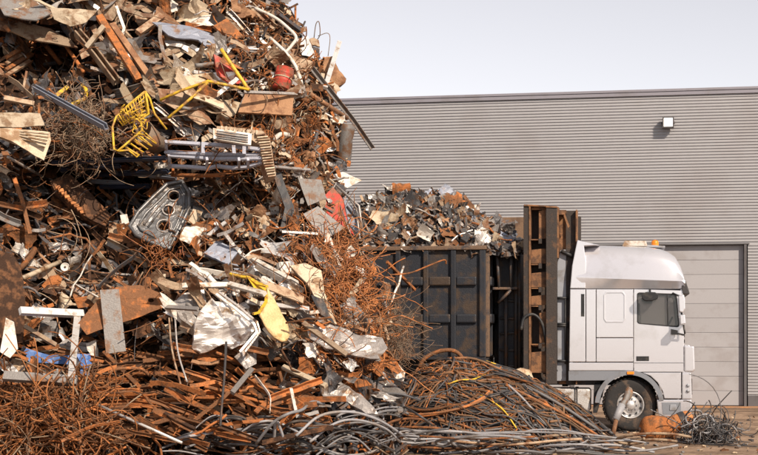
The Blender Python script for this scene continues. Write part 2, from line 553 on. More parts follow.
    g = MB(); g.prism(P([(634, 362.6), (683.4, 362.6), (683.4, 363.3), (634, 363.3)]), (y0 - .006) if not far else y1 - .004, y0 if not far else y1 + .006); g.build('door_crease', 'cab_grey', dd)
    # side marker
    g = MB(); g.prism(P([(627, 371.6), (634, 371.6), (634, 374.4), (627, 374.4)]), (y0 - .05) if not far else y1, y0 - .005 if not far else y1 + .05); g.build('side_marker', 'amber', tr, 0.008)
    # bumper corner, with fog lamp
    bp = P([(656.8, 399.8), (691.5, 399.8), (692, 410), (690.5, 417.5), (660, 418.5), (658, 412)])
    g = MB(); g.prism(bp, y0 - .01, y0 + .35) if not far else g.prism(bp, y1 - .35, y1 + .01); bu = g.build('bumper_end', 'cab_paint', tr, 0.02)
    g = MB(); g.prism(P([(661.5, 402.5), (681, 402.5), (681, 414.5), (663, 414.5)]), (y0 - .016) if not far else y1, y0 if not far else y1 + .016); g.build('step_recess', 'cab_grey', bu, 0.006)
    g = MB(); g.prism(P([(670, 404.5), (676, 404.5), (677, 410.5), (669.5, 410.5)]), (y0 - .03) if not far else y1, y0 - .012 if not far else y1 + .03); g.build('fog_lamp', 'fairing_grey', bu, 0.01)
    # corner deflector and headlamp block at the front edge
    cpl = P([(684.2, 345.5), (694.2, 346.5), (695, 370), (693, 372), (684.2, 372)])
    g = MB(); g.prism(cpl, y0 + .0, y0 + .20) if not far else g.prism(cpl, y1 - .20, y1); g.build('corner_deflector', 'cab_paint', tr, 0.03)
    g = MB(); hp = P([(682, 373), (691, 373), (692, 399.3), (682, 399.3)]); g.prism(hp, y0 + .005, y0 + .5) if not far else g.prism(hp, y1 - .5, y1 - .005); hl = g.build('headlamp_block', 'cab_paint', tr, 0.02)
    g = MB(); x0, z0 = tp(687, 395); x1, z1 = tp(692.6, 379)
    g.box(x0, x1, *((y0 + .08, y0 + .46) if not far else (y1 - .46, y1 - .08)), z0, z1); g.build('headlight', 'window_glass', hl, 0.01)
    for cz, r_ in ((391, 1.6), (385.5, 1.4)):
        g = MB(); x0, z0 = tp(688, cz); M_ = Matrix.Translation((x0, y0 if not far else y1, z0)) @ Matrix.Rotation(R(90), 4, 'X')
        g.lathe([(0, -.006), (.034, -.006), (.034, .02), (0, .02)], M_, 12); g.build('side_lamp', 'fairing_grey', hl)
    # mirrors
    mr_ = MB()
    sgn = -1 if not far else 1
    yy = y0 if not far else y1
    a0, a1 = sorted((yy + sgn * .05, yy + sgn * .25))
    mr_.prism(P([(678, 296), (683.6, 295), (684.8, 300), (684.8, 309), (683, 313), (678.8, 312)]), a0, a1)
    mo = mr_.build('mirror', 'cab_paint', dd, 0.02)
    g = MB(); g.prism(P([(679.3, 315), (684.6, 315), (685.4, 324), (680, 325)]), a0, a1); g.build('lower_mirror', 'cab_paint', tr, 0.02)
    g = MB()
    for (u, v), (s_, t_) in (((672.5, 293.4), (681, 297)), ((683.6, 335), (674, 332.5)), ((683.4, 325), (684.6, 334)), ((681.5, 312), (682, 316))):
        p_, q_ = tp(u, v), tp(s_, t_)
        g.tube([(p_[0], yy + sgn * .12, p_[1]), (q_[0], yy + sgn * .15, q_[1])], .018, 6)
    for (u, v) in ((674, 333), (673, 293.4)):
        p_ = tp(u, v); g.tube([(p_[0], yy, p_[1]), (p_[0], yy + sgn * .14, p_[1])], .02, 6)
    g.prism(P([(671, 329), (677.5, 330.5), (677.5, 334.8), (671, 334.6)]), a0 + .02, a1)
    g.build('mirror_arm', 'plastic_black', tr)
    g = MB()
    g.prism(P([(641.5, 294.5), (646, 292.3), (655, 292.5), (658.5, 295), (657.5, 299), (652, 301), (645, 301), (642, 298.5)]), *sorted((yy + sgn * .10, yy + sgn * .28)))
    p_ = tp(650, 290.5); g.tube([(p_[0], yy, p_[1] + .02), (p_[0], yy + sgn * .18, p_[1] - .03)], .022, 6)
    g.build('kerb_mirror', 'plastic_black', tr, 0.03)

# front, back, floor of the cab
xf, _ = tp(684, 330); xb, _ = tp(570, 330)
zt, zb = tp(600, 289)[1], tp(600, 371)[1]
zw = tp(684, 326)[1]
g = MB(); g.box(xf - .05, xf, .061, WD - .061, zb, zw); fr = g.build('front_panel', 'cab_paint', tr, 0.01)
for i in range(6):
    g = MB(); z = zb + .08 + i * .12
    g.box(xf + .001, xf + .03, .4, WD - .4, z, z + .07); g.build('grille_slat', 'plastic_black', fr)
g = MB(); g.box(xf - .035, xf - .015, .07, WD - .07, zw + .002, zt - .03); g.build('windscreen', 'windscreen_glass', tr)
g = MB(); g.box(xf - .07, xf - .01, .061, .12, zw + .001, zt); g.box(xf - .07, xf - .01, WD - .12, WD - .061, zw + .001, zt); g.build('pillar', 'cab_paint', tr, 0.01)
g = MB(); g.box(xb, xb + .05, .061, WD - .061, zb, zt); g.build('back_panel', 'cab_paint', tr)
g = MB(); g.box(xb + .06, xf - .08, .061, WD - .061, zb - .05, zb); g.build('cab_floor', 'plastic_black', tr)
z0_, z1_ = tp(660, 417)[1], tp(660, 373)[1]
g = MB(); g.box(xf - .02, xf + .10, .52, WD - .52, z0_, z1_); g.build('bumper', 'cab_paint', tr, 0.03)
# seats and wheel inside
for yy in (.45, 1.55):
    sx, sz = tp(640, 330)
    g = MB(); g.box(sx - .02, sx + .5, yy, yy + .5, sz - .45, sz - .3); g.box(sx - .12, sx + .02, yy, yy + .5, sz - .44, sz + .32); g.box(sx - .10, sx + .0, yy + .12, yy + .38, sz + .33, sz + .55)
    g.build('seat', 'seat_cloth', tr, 0.03)
g = MB(); sx, sz = tp(668, 328); g.tube([(sx + .10 * math.sin(t_ * .349), .72 + .22 * math.cos(t_ * .349), sz + .02 + .2 * math.sin(t_ * .349)) for t_ in range(18)], .018, 6, closed=True); g.build('steering_wheel', 'plastic_black', tr)
# roof: loft of cross-sections along the cab
top = [(577, 247), (586, 245.5), (601, 245), (622, 245.6), (647, 246.4), (660, 248.4), (668, 251.2), (675, 256), (680, 265), (683, 274), (684.6, 281)]
g = MB(); sec = []
for px, py in top:
    x, z = tp(px, py, .25)
    zl = tp(px, 288.6)[1]
    fr_ = (px - 577) / 108
    zc = tp(px, 277.0 + 4.0 * fr_)[1]
    if z < zc + .06: zc = z - .05
    r_ = min(.34, max(.04, (z - zc) * .6))
    s_ = [(0.012, zl), (-.085 * min(1, fr_ * 2 + .15), zc - .01), (-.075 * min(1, fr_ * 2 + .15), zc + .02)]
    for a in range(0, 91, 18):
        s_.append((.05 + r_ * 1.15 * (1 - math.cos(R(a))), z - r_ + r_ * math.sin(R(a))))
    full = s_ + [(WD - a, b) for a, b in s_[::-1]]
    sec.append([(x, a, b) for a, b in full])
k = len(sec[0])
v = [p for s_ in sec for p in s_]
f = [(i * k + j, (i + 1) * k + j, (i + 1) * k + j + 1, i * k + j + 1) for i in range(len(sec) - 1) for j in range(k - 1)]
for j in range(k - 1):
    pass
g.add(v, f, 0, True)
g.add([tuple(p) for p in sec[0]], [tuple(range(k))], 0)
g.add([tuple(p) for p in sec[-1]], [tuple(range(k - 1, -1, -1))], 0)
rf = g.build('roof_fairing', 'cab_paint', tr)
rf.data.set_sharp_from_angle(angle=R(24))
for y0, y1 in ((-.01, .12), (WD - .12, WD + .01)):
    g = MB(); g.prism(tps([(570, 288.5), (585.5, 288.5), (586, 262), (584, 246), (599.5, 245.2), (577.3, 240), (574.8, 252), (572, 266)]), y0, y1); g.build('roof_spoiler', 'cab_paint', tr, 0.015)
g = MB(); g.prism(tps([(577.3, 240), (599.5, 245.2), (577, 247)]), .121, WD - .121); g.build('roof_spoiler', 'cab_paint', tr, 0.01)
g = MB(); xv0, zv0 = tp(683.5, 294); xv1, zv1 = tp(688.6, 282)
g.prism([(xv0 - .05, zv1 + .03), (xv0 + .04, zv1 + .03), (xv1 + .02, zv0 + .02), (xv1 + .01, zv0 - .01), (xv0 - .02, zv0 + .015)], -.03, WD + .03); g.build('sun_visor', 'dark_steel', tr, 0.012)
g = MB(); g.box(xb + .02, xf - .02, .05, WD - .05, zt - .015, zt + .004); g.build('roof_lining', 'cab_grey', tr)
# light bar and beacon
g = MB(); g.prism(tps([(622, 246.5), (624.5, 240.8), (646, 241), (647.5, 246.5)], .6), .5, WD - .5); g.build('light_bar', 'white_paint', tr, 0.02)
g = MB(); g.prism(tps([(644, 247), (644, 244.6), (665, 246), (665, 248)], .6), .55, WD - .55); g.build('light_bar_base', 'fairing_grey', tr, 0.008)
g = MB(); x, z = tp(655, 245.4, .62); g.lathe([(.075, 0), (.075, .06), (.06, .10), (.0, .115)], Matrix.Translation((x, .66, z)), 14); g.build('beacon', 'amber', tr)
# side fairing behind the cab, ladder bars, hose
for y0, y1 in ((.18, .23), (WD - .23, WD - .18)):
    pl([(555.5, 270), (560.5, 250), (574.5, 248.5), (571.5, 288), (569.5, 381), (553, 381), (553.5, 300)], y0, y1, 'side_fairing', 'fairing_grey', bevel=.012, y=.18)
g = MB()
for px in (556.5, 565.5):
    a, b = tp(px, 262 if px < 560 else 297, .12), tp(px, 364, .12); g.tube([(a[0], .12, a[1]), (b[0], .12, b[1])], .022, 6)
for py in (298, 324, 325.8, 361):
    a, b = tp(554, py, .12), tp(568.5, py, .12); g.tube([(a[0], .12, a[1]), (b[0], .12, b[1])], .026, 6)
a, b = tp(561, 251, .12), tp(573, 256.5, .12); g.tube([(a[0], .12, a[1]), (b[0], .12, b[1])], .04, 6)
g.build('ladder', 'plastic_black', tr)
g = MB(); hp = [tp(a, b, -.12) for a, b in ((521, 330), (524, 318), (533, 314.5), (541, 322), (545, 338), (549, 356), (556, 372))]
g.tube(cr([(x, -.12 + .03 * i, z) for i, (x, z) in enumerate(hp)], 5), .032, 8); g.build('hose', 'plastic_black', tr)
# chassis
xr0 = tp(230, 390)[0]
zc0, zc1 = tp(600, 390)[1], tp(600, 379)[1]
for y0 in (.75, 1.62):
    g = MB(); g.sweep([(xr0, y0 + .06, (zc0 + zc1) / 2), (xf - .2, y0 + .06, (zc0 + zc1) / 2)], prof_channel(.08, zc1 - zc0, .012), (0, 1, 0)); g.build('chassis_rail', 'plastic_black', tr)
g = MB()
for i in range(7): g.box(xr0 + .3 + i * 1.1, xr0 + .42 + i * 1.1, .86, 1.64, zc0 + .03, zc1 - .03)
g.build('cross_member', 'plastic_black', tr)
g = MB(); a, b = tp(553, 411.5, .15), tp(590.5, 388.5, .15)
g.box(a[0] - .75, b[0], .15, .72, a[1], b[1]); ft = g.build('fuel_tank', 'silver', tr, 0.07, seg=4)
for px in (574.5, 545):
    x = tp(px, 400, .13)[0]; g = MB(); g.ring([(x, b[1] + .012), (x + .06, b[1] + .012), (x + .06, a[1] - .012), (x, a[1] - .012)][::-1], [(x + .02, b[1] + .004), (x + .04, b[1] + .004), (x + .04, a[1] - .004), (x + .02, a[1] - .004)][::-1], .138, .73); g.build('tank_strap', 'plastic_black', ft)
g = MB()
g.prism(tps([(548, 411.7), (592, 411.7), (592, 414.5), (548, 414.5)], .2), .2, .3)
a, b = tp(596, 412, .1), tp(603, 384, .1)
g.prism(tps([(594, 384), (602.5, 384), (601, 398), (597, 413), (593, 413)], .1), .1, .5); g.build('mudflap', 'plastic_black', tr, .01)
g = MB(); g.prism(tps([(595.4, 396.5), (597.4, 396.5), (597.4, 403), (595.4, 403)], .08), .07, .099); g.build('side_marker', 'amber', tr)
g = MB(); a, b = tp(517, 384, .3), tp(600, 381.2, .3); g.box(a[0], b[0], .3, 2.2, a[1], b[1] + .02)
g.build('deck_plate', 'dark_steel', tr, .006)
g = MB()
for k_ in range(14):
    px = 517 + k_ * 4; x, z = tp(px, 381, .5); h_ = random.uniform(.08, .45); w_ = random.uniform(.05, .18); yy = random.uniform(.3, 1.2)
    g.box(x, x + w_, yy, yy + .2, z + .02, z + h_)
g.build('valve_block', 'plastic_black', tr, .008)


def wheel(px, py, y_out, rz=0.0, side=-1):
    x, _ = tp(px, py, max(0, y_out)); r_ = .535; wd = .31
    w = MB()
    M_ = Matrix.Translation((x, y_out, r_)) @ Matrix.Rotation(rz, 4, 'Z') @ Matrix.Rotation(R(90 * -side), 4, 'X')
    # local z points outward
    w.lathe([(.29, -wd), (.44, -wd), (.50, -wd + .02), (.53, -wd + .06), (.535, -wd / 2), (.53, -.06), (.505, -.015), (.46, .006), (.40, .008), (.31, -.004), (.275, -.016), (.268, -.06), (.295, -wd)], M_, 40)
    to = w.build('wheel', 'tyre_black', tr)
    t = MB()
    for i in range(40):
        a = 2 * math.pi * i / 40
        for zz in (-.05, -.13, -.21, -.29):
            c = [M_ @ Vector((rr * math.cos(aa), rr * math.sin(aa), z2)) for rr in (.528, .5375) for aa in (a, a + .1) for z2 in (zz, zz + .055)]
            t.add([tuple(p) for p in c], [(0, 2, 3, 1), (4, 5, 7, 6), (0, 1, 5, 4), (2, 6, 7, 3), (0, 4, 6, 2), (1, 3, 7, 5)])
    tag(t.build('tread', 'tyre_black', to), kind='stuff')
    rm = MB()
    rm.lathe([(.276, -.03), (.272, .000), (.258, .004), (.248, -.01), (.24, -.075), (.226, -.095), (.195, -.07), (.165, -.045), (.16, -.035), (.10, -.03), (.095, .012), (.07, .03), (0, .034)], M_, 32)
    rm.build('rim', 'rim_silver', to)
    h = MB()
    for i in range(10):
        a = 2 * math.pi * (i + .5) / 10
        h.lathe([(0, 0.001), (.026, 0.001)], M_ @ Matrix.Translation(((.203) * math.cos(a), .203 * math.sin(a), -.068)), 10)
    h.build('vent_hole', 'plastic_black', to)
    h = MB()
    for i in range(10):
        a = 2 * math.pi * i / 10
        h.lathe([(.016, -.05), (.016, -.005), (.0, -.004)], M_ @ Matrix.Translation((.135 * math.cos(a), .135 * math.sin(a), 0)), 6, smooth=False)
    h.build('wheel_nut', 'fairing_grey', to)


wheel(630.5, 405, .06, R(7))
wheel(630.5, 405, WD - .06, R(7), 1)
for px in (470, 405):
    wheel(px, 405, .06); wheel(px, 405, WD - .06, 0, 1)

# headboard: two rusty steel columns joined by plates, behind the cab
hb = MB(); q0 = -.05
hb.prism(tps([(523.5, 205), (529, 205), (529, 384), (523.5, 384)], q0), q0, q0 + .55)
hd = hb.build('headboard', 'tower_dark', tr, .006)
g = MB(); g.prism(tps([(529.1, 206), (530.6, 206), (530.6, 384), (529.1, 384)], q0), q0 - .02, q0 + .5); g.build('flange', 'tower_orange', hd)
g = MB(); g.prism(tps([(530.7, 207), (546, 207), (546, 384), (530.7, 384)], q0), q0 + .42, q0 + .46); g.build('web_plate', 'tower_dark', hd)
for ya, yb, wa in ((206, 209.5, 531), (209.6, 238.5, 538.5), (248.5, 263.3, 530.7), (272, 287, 530.7), (295, 305, 530.7), (312, 343, 539), (344, 346.5, 532), (351.5, 373, 530.7)):
    g = MB(); g.prism(tps([(wa, ya + 1.2), (545.6, ya - .4), (545.6, yb), (wa, yb)], q0), q0 + .09, q0 + .12); g.build('web_plate', 'tower_orange', hd, .004)
for py in (238.5, 263.4, 287.2, 305.2, 343.6):
    g = MB(); z = tp(540, py, q0)[1]; a, b = tp(531, py, q0)[0], tp(545.5, py, q0)[0]
    g.box(a, b - .1, q0 + .04, q0 + .41, z - .03, z - .008); g.build('shelf_plate', 'tower_orange', hd)
    g = MB(); g.box(b - .14, b - .08, q0 + .03, q0 + .2, z - .1, z + .0); g.build('bracket', 'tower_dark', hd)
g = MB(); g.prism(tps([(546.2, 208), (557, 208), (557, 384), (546.2, 384)], q0), q0 - .03, q0 + .03); g.build('cover_plate', 'tower_dark', hd, .006)
g = MB(); g.prism(tps([(557.2, 207), (558.6, 207), (558.6, 258), (557.2, 258)], q0), q0 - .02, q0 + .4); g.build('flange', 'tower_orange', hd)
g = MB(); g.prism(tps([(558.7, 211), (566, 211), (566, 384), (558.7, 384)], q0 + .3), q0 + .3, q0 + .34); g.build('web_plate', 'tower_orange', hd)
g = MB(); g.prism(tps([(566.2, 211), (576, 211), (576, 384), (566.2, 384)], q0 + .3), q0 + .22, q0 + .28); g.build('cover_plate', 'tower_dark', hd)
g = MB(); g.prism(tps([(576.2, 210.5), (577.6, 210.5), (577.6, 384), (576.2, 384)], q0 + .3), q0 + .1, q0 + .5); g.build('flange', 'tower_orange', hd)
g = MB(); g.prism(tps([(558.7, 209.8), (566, 209.8), (564.5, 214.5), (558.7, 214.5)], q0), q0 + .02, q0 + .29); g.prism(tps([(563, 214), (565, 214), (569.5, 226), (568, 228)], q0), q0 + .05, q0 + .09); g.build('gusset', 'tower_orange', hd)
g = MB()
g.prism(tps([(524, 206.5), (577, 208.5), (577, 384), (524, 384)], q0), q0 + 2.0, q0 + 2.1); g.build('rear_plate', 'tower_dark', hd)
g = MB(); g.prism(tps([(524, 204.4), (546, 205.4), (546, 206.8), (524, 206)], q0), q0 - .03, q0 + .56); g.prism(tps([(546.1, 206), (557.1, 206.4), (557.1, 207.9), (546.1, 207.5)], q0), q0 - .05, q0 + .2); g.build('cap_plate', 'tower_orange', hd)

# ------------------------------------------------------------------ scrap container on the truck
xl, zb_ = tp(285, 357); xr, zrim = tp(485.5, 249); zb_ = tp(485, 357)[1]
zrim = tp(485, 249)[1]
YC0, YC1 = 0.02, 2.46
croot = TO + ex * ((xl + xr) / 2) + ey * 1.24 + Vector((0, 0, zb_))
ct = empty('scrap_container', croot, TA, 'dark blue-black open steel container with welded ribs, heaped with shredded scrap', 'container')
CXO, CYO = (xl + xr) / 2, 1.24


def cb(name, m, x0, x1, y0, y1, z0, z1, parent=ct, bevel=.008):
    g = MB(); g.box(x0 - CXO, x1 - CXO, y0 - CYO, y1 - CYO, z0 - zb_, z1 - zb_)
    return g.build(name, m, parent, bevel)


cb('side_wall', 'container_paint', xl, xr, YC0 + .08, YC0 + .12, zb_, zrim)
cb('side_wall', 'container_paint', xl, xr, YC1 - .12, YC1 - .08, zb_, zrim)
cb('end_wall', 'container_paint', xl + .05, xl + .09, YC0 + .121, YC1 - .121, zb_, zrim)
cb('end_wall', 'container_paint', xr - .09, xr - .05, YC0 + .121, YC1 - .121, zb_, zrim)
cb('floor_plate', 'container_paint', xl + .091, xr - .091, YC0 + .121, YC1 - .121, zb_, zb_ + .05)
for y0 in (YC0 - .02, YC1 - .14): cb('rim', 'container_rim', xl, xr + .02, y0, y0 + .16, zrim - .01, zrim + .075, bevel=.015)
for x0 in (xl, xr - .1): cb('rim', 'container_rim', x0, x0 + .1, YC0 + .141, YC1 - .141, zrim - .008, zrim + .072, bevel=.015)
ribx = [tp(p, 300)[0] for p in (314, 342, 370, 397.5, 425.5, 453)]
for y0, y1 in ((YC0, YC0 + .079), (YC1 - .079, YC1)):
    for x in ribx: cb('rib', 'container_paint', x - .055, x + .055, y0, y1, zb_, zrim - .011, bevel=.018)
    for py in (281, 318.5):
        z = tp(450, py)[1]
        xs_ = [xl + .05] + ribx + [xr - .13]
        for a, b in zip(xs_[:-1], xs_[1:]): cb('cross_rib', 'container_paint', a + .058, b - .058, y0 + .01, y1, z - .09, z + .09, bevel=.03)
    cb('corner_post', 'container_paint', xr - .13, xr - .0, y0, y1, zb_, zrim - .011, bevel=.018)
    cb('bottom_rail', 'container_paint', xl, xr, y0 + .02, y1, zb_ - .06, zb_ - .001, bevel=.01)
for y in (YC0 + .081, .75, 1.6, YC1 - .2):
    cb('end_rib', 'container_rim' if y < .3 else 'container_paint', xr - .049, xr + .07, y, y + .12, zb_, zrim - .011, bevel=.015)
for py in (281, 318.5):
    z = tp(450, py)[1]; cb('end_cross_rib', 'container_paint', xr - .049, xr + .11, YC0 + .21, YC1 - .21, z - .1, z + .1, bevel=.04)
zpl = tp(500, 288)[1]
ld = cb('end_platform', 'container_rim', xr + .12, xr + .62, YC0 + .25, YC1 - .3, zpl - .025, zpl + .025)
g = MB()
for (a, b), (c, d) in (((498, 250), (511, 253)), ((511, 253), (511, 288)), ((498, 303), (511, 290)), ((497, 254), (499, 288))):
    p_, q_ = tp(a, b, .3), tp(c, d, .3)
    for yy in (.3, 1.9): g.tube([(p_[0] - CXO, yy - CYO, p_[1] - zb_), (q_[0] - CXO, yy - CYO, q_[1] - zb_)], .035, 6)
for px in (506, 516, 519.5):
    p_, q_ = tp(px, 292 if px < 510 else 250, .5), tp(px, 378, .5); g.tube([(p_[0] - CXO, .5 - CYO, p_[1] - zb_), (q_[0] - CXO, .5 - CYO, q_[1] - zb_)], .04, 6)
for py in (300, 318, 334, 350, 366):
    p_, q_ = tp(500, py, .6), tp(521, py + random.uniform(-3, 3), .6); g.tube([(p_[0] - CXO, .6 - CYO, p_[1] - zb_), (q_[0] - CXO, .6 - CYO, q_[1] - zb_)], .03, 6)
g.build('handrail', 'dark_steel', ct)
bp0, bp1 = tp(499, 250, 2.0), tp(524, 217, 2.0)
cb('end_plate', 'brown_plate', bp0[0], bp1[0], 2.0, 2.05, bp0[1] - .6, bp1[1])
cb('end_hopper', 'container_paint', tp(498.5, 300, .62)[0], tp(521, 300, .62)[0], .62, 2.3, zb_ - .25, tp(505, 254, .62)[1])
cb('bulkhead', 'container_paint', tp(494, 300, 1.4)[0], tp(523, 300, 1.4)[0], 1.4, 1.46, zb_ - .4, zrim - .05)
for y0 in (.8, 1.6): cb('runner', 'dark_steel', xl, xr, y0, y0 + .1, tp(500, 380)[1], zb_ - .001)

# ------------------------------------------------------------------ the big scrap heap
SIL = [(-40, 278), (0, 288), (12, 298), (40, 310), (60, 326), (95, 336), (120, 342), (165, 344), (200, 350), (235, 358), (260, 372), (300, 388), (345, 396), (380, 398), (420, 405), (500, 412)]
SIL_Y = [a for a, b in SIL]
SIL_X = [b for a, b in SIL]
BUMPS = [(52, 62, 40, 26, 1.4), (92, 180, 90, 19, 1.9), (70, 240, 84, 46, 1.55), (50, 332, 50, 22, 1.0), (148, 352, 52, 22, 1.1), (150, 205, 60, 22, .8), (235, 203, 55, 17, .7), (175, 262, 50, 14, .5),
         (230, 70, 70, 45, -.5), (225, 150, 60, 18, -.6), (225, 303, 60, 30, -.7), (35, 130, 34, 20, -.6), (135, 120, 40, 20, -.4), (320, 300, 50, 45, -.4), (60, 425, 60, 30, -.6), (210, 405, 90, 24, -.45), (60, 20, 70, 12, -.7)]


def depth(px, py):
    t = (443 - py) / 431
    y = 20.4 + 5.0 * t
    sx = np.interp(py, SIL_Y, SIL_X)
    u = min(1.3, max(0.0, (px - (sx - 75)) / 75))
    y += 1.7 * u ** 2.3
    for cx, cy, rx, ry, a in BUMPS:
        e = ((px - cx) / rx) ** 2 + ((py - cy) / ry) ** 2
        if e < 6: y += a * math.exp(-e)
    y += 0.5 * noise.noise(Vector((px / 42, py / 36, 1.7))) + 0.28 * noise.noise(Vector((px / 15, py / 15, 5.7)))
    return min(26.9, y)


def on(px, py, off=0.0): return at(px, py, depth(px, py) - off)


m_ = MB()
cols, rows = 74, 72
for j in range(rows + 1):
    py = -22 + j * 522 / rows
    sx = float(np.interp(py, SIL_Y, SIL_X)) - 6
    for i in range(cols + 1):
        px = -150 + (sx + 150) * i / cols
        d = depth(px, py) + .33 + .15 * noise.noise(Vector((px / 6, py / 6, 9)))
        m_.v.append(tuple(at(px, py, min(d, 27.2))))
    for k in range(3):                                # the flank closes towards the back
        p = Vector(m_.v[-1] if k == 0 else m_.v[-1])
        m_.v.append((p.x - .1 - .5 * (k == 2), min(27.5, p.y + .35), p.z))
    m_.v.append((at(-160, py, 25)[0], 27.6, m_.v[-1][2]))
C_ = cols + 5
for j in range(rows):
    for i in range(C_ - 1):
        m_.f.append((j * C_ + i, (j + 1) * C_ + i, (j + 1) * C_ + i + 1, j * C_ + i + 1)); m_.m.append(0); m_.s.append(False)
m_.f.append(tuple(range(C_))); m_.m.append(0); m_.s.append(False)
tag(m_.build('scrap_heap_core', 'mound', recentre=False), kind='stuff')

LM = []          # landmarks for labels: (px, py, phrase)
FIX = {}


def frame_of(n, ang):
    """rotation whose z is n and whose x runs at screen angle ang (degrees, up is positive)"""
    n = Vector(n).normalized()
    a = Vector((math.cos(R(ang)), 0, math.sin(R(ang))))
    x = (a - n * a.dot(n)).normalized()
    y = n.cross(x)
    return Matrix((x, y, n)).transposed()


def crumple_bm(bm, n, amp, folds, seed, sc=1.0):
    rs = random.Random(seed)
    cen = sum((v.co for v in bm.verts), Vector()) / len(bm.verts)
    fl = []
    t1 = n.orthogonal().normalized(); t2 = n.cross(t1)
    for _ in range(folds):
        a = rs.uniform(0, math.pi); d = t1 * math.cos(a) + t2 * math.sin(a)
        fl.append((d, rs.uniform(-.35, .35) * sc, rs.choice((-1, 1)) * rs.uniform(.15, .7)))
    off = Vector((rs.uniform(0, 99), rs.uniform(0, 99), rs.uniform(0, 99)))
    for v in bm.verts:
        q_ = v.co - cen
        h = 0
        for d, o, s in fl: h += s * amp * 1.6 * max(0, (q_.dot(d) - o)) / sc * 2
        h += amp * noise.noise(q_ * (3.2 / max(.25, sc)) + off) * .9 + amp * .4 * noise.noise(q_ * (9 / max(.25, sc)) + off)
        v.co = v.co + n * h


def poly(name, label, pts, m, off=.15, n=(.3, -1, .45), thick=.018, crumple=.03, folds=2, sub=2, holes=(), cat='scrap sheet', lm=None, parent=None, group=None, smooth=False, ref=None):
    n = Vector(n).normalized()
    cx = sum(p[0] for p in pts) / len(pts); cy = sum(p[1] for p in pts) / len(pts)
    c = on(*(ref or (cx, cy)), off)
    o = Vector((0, 0, CAMH))

    def proj(p):
        d = Vector(((p[0] - CX) / F, 1, (HZ - p[1]) / F))
        return o + d * ((c - o).dot(n) / d.dot(n))
    if ref: c = proj((cx, cy))
    loops = [[proj(p) for p in pts]] + [[proj((hx + hr * math.cos(2 * math.pi * k / 9), hy + hr2 * math.sin(2 * math.pi * k / 9))) for k in range(9)] for hx, hy, hr, hr2 in holes]
    bm = bmesh.new()
    vs = [bm.verts.new(p - c) for l in loops for p in l]
    for t in tessellate_polygon(loops):
        try: bm.faces.new([vs[i] for i in t])
        except ValueError: pass
    size = max((a.co - b.co).length for a in vs[:len(pts)] for b in vs[:len(pts)])
    for _ in range(3):
        es = [e for e in bm.edges if e.calc_length() > size / (3 * sub)]
        if not es: break
        bmesh.ops.subdivide_edges(bm, edges=es, cuts=1)
        bmesh.ops.triangulate(bm, faces=bm.faces)
    crumple_bm(bm, n, crumple, folds, hash((round(cx), round(cy))) & 0xffff, size * .5)
    bmesh.ops.recalc_face_normals(bm, faces=bm.faces)
    if bm.faces and sum((f.normal.dot(n) * f.calc_area() for f in bm.faces)) < 0: bmesh.ops.reverse_faces(bm, faces=bm.faces[:])
    front = bm.faces[:]; edge_ = [(e.verts[0], e.verts[1]) for e in bm.edges if len(e.link_faces) == 1]
    back = {v: bm.verts.new(v.co - n * thick) for v in bm.verts[:]}
    for f_ in front: bm.faces.new([back[v] for v in reversed(f_.verts)])
    for v1, v2 in edge_:
        try: bm.faces.new((v1, back[v1], back[v2], v2))
        except ValueError: pass
    bmesh.ops.recalc_face_normals(bm, faces=bm.faces)
    me = bpy.data.meshes.new(name); bm.to_mesh(me); bm.free()
    me.materials.append(MAT[m])
    if smooth:
        me.shade_smooth()
    ob = bpy.data.objects.new(name, me); COL.objects.link(ob)
    ob.location = c
    if parent: ob.parent = parent; ob.location = c - parent.location
    else: tag(ob, label, cat, group)
    if lm: LM.append((cx, cy, lm))
    return ob


def pts3(pts, off):
    """pixel polyline (px, py[, extra]) to points: depth runs straight from end to end, in front of the heap"""
    d0, d1 = depth(*pts[0][:2]), depth(*pts[-1][:2])
    if len(pts) == 2:
        dm = depth((pts[0][0] + pts[1][0]) / 2, (pts[0][1] + pts[1][1]) / 2)
        sh = min(0, dm - (d0 + d1) / 2)
        d0 += sh; d1 += sh
    L_ = [0]
    for a, b in zip(pts[:-1], pts[1:]): L_.append(L_[-1] + math.hypot(a[0] - b[0], a[1] - b[1]))
    return [at(p[0], p[1], d0 + (d1 - d0) * l / max(L_[-1], 1e-6) - off - (p[2] if len(p) > 2 else 0)) for p, l in zip(pts, L_)]


def bar(name, label, pts, m, w=4, sec='rect', off=.2, smooth=0, closed=False, cat='scrap bar', lm=None, parent=None, group=None, kink=0.0):
    P = pts3(pts, off)
    wm = w * P[0][1] / F
    if smooth: P = [Vector(p) for p in cr(P, smooth, closed)]
    elif len(P) == 2 and kink > 0:
        a, b = P
        Lb = (b - a).length
        P = [a + (b - a) * t + Vector((random.gauss(0, kink), random.gauss(0, kink), random.gauss(0, kink))) * Lb * .03 for t in (0, .25, .5, .75, 1)]
    g = MB()
    if sec == 'tube': g.tube(P, wm / 2, 8, closed=closed)
    elif sec == 'rod': g.tube(P, wm / 2, 5, closed=closed)
    else:
        pr = {'rect': prof_rect(wm, wm * .7), 'flat': prof_rect(.014, wm), 'angle': prof_angle(wm, wm * .18), 'channel': prof_channel(wm * .7, wm, wm * .15), 'beam': prof_beam(wm * .8, wm, wm * .16)}[sec]
        g.sweep(P, pr, (.25, -1, .5) if sec != 'flat' else (.2, -.6, .8))
    if parent: g.v = [tuple(Vector(v) - parent.location) for v in g.v]
    ob = g.build(name, m, parent)
    if not parent: tag(ob, label, cat, group)
    if lm:
        LM.append((sum(p[0] for p in pts) / len(pts), sum(p[1] for p in pts) / len(pts), lm))
    return ob


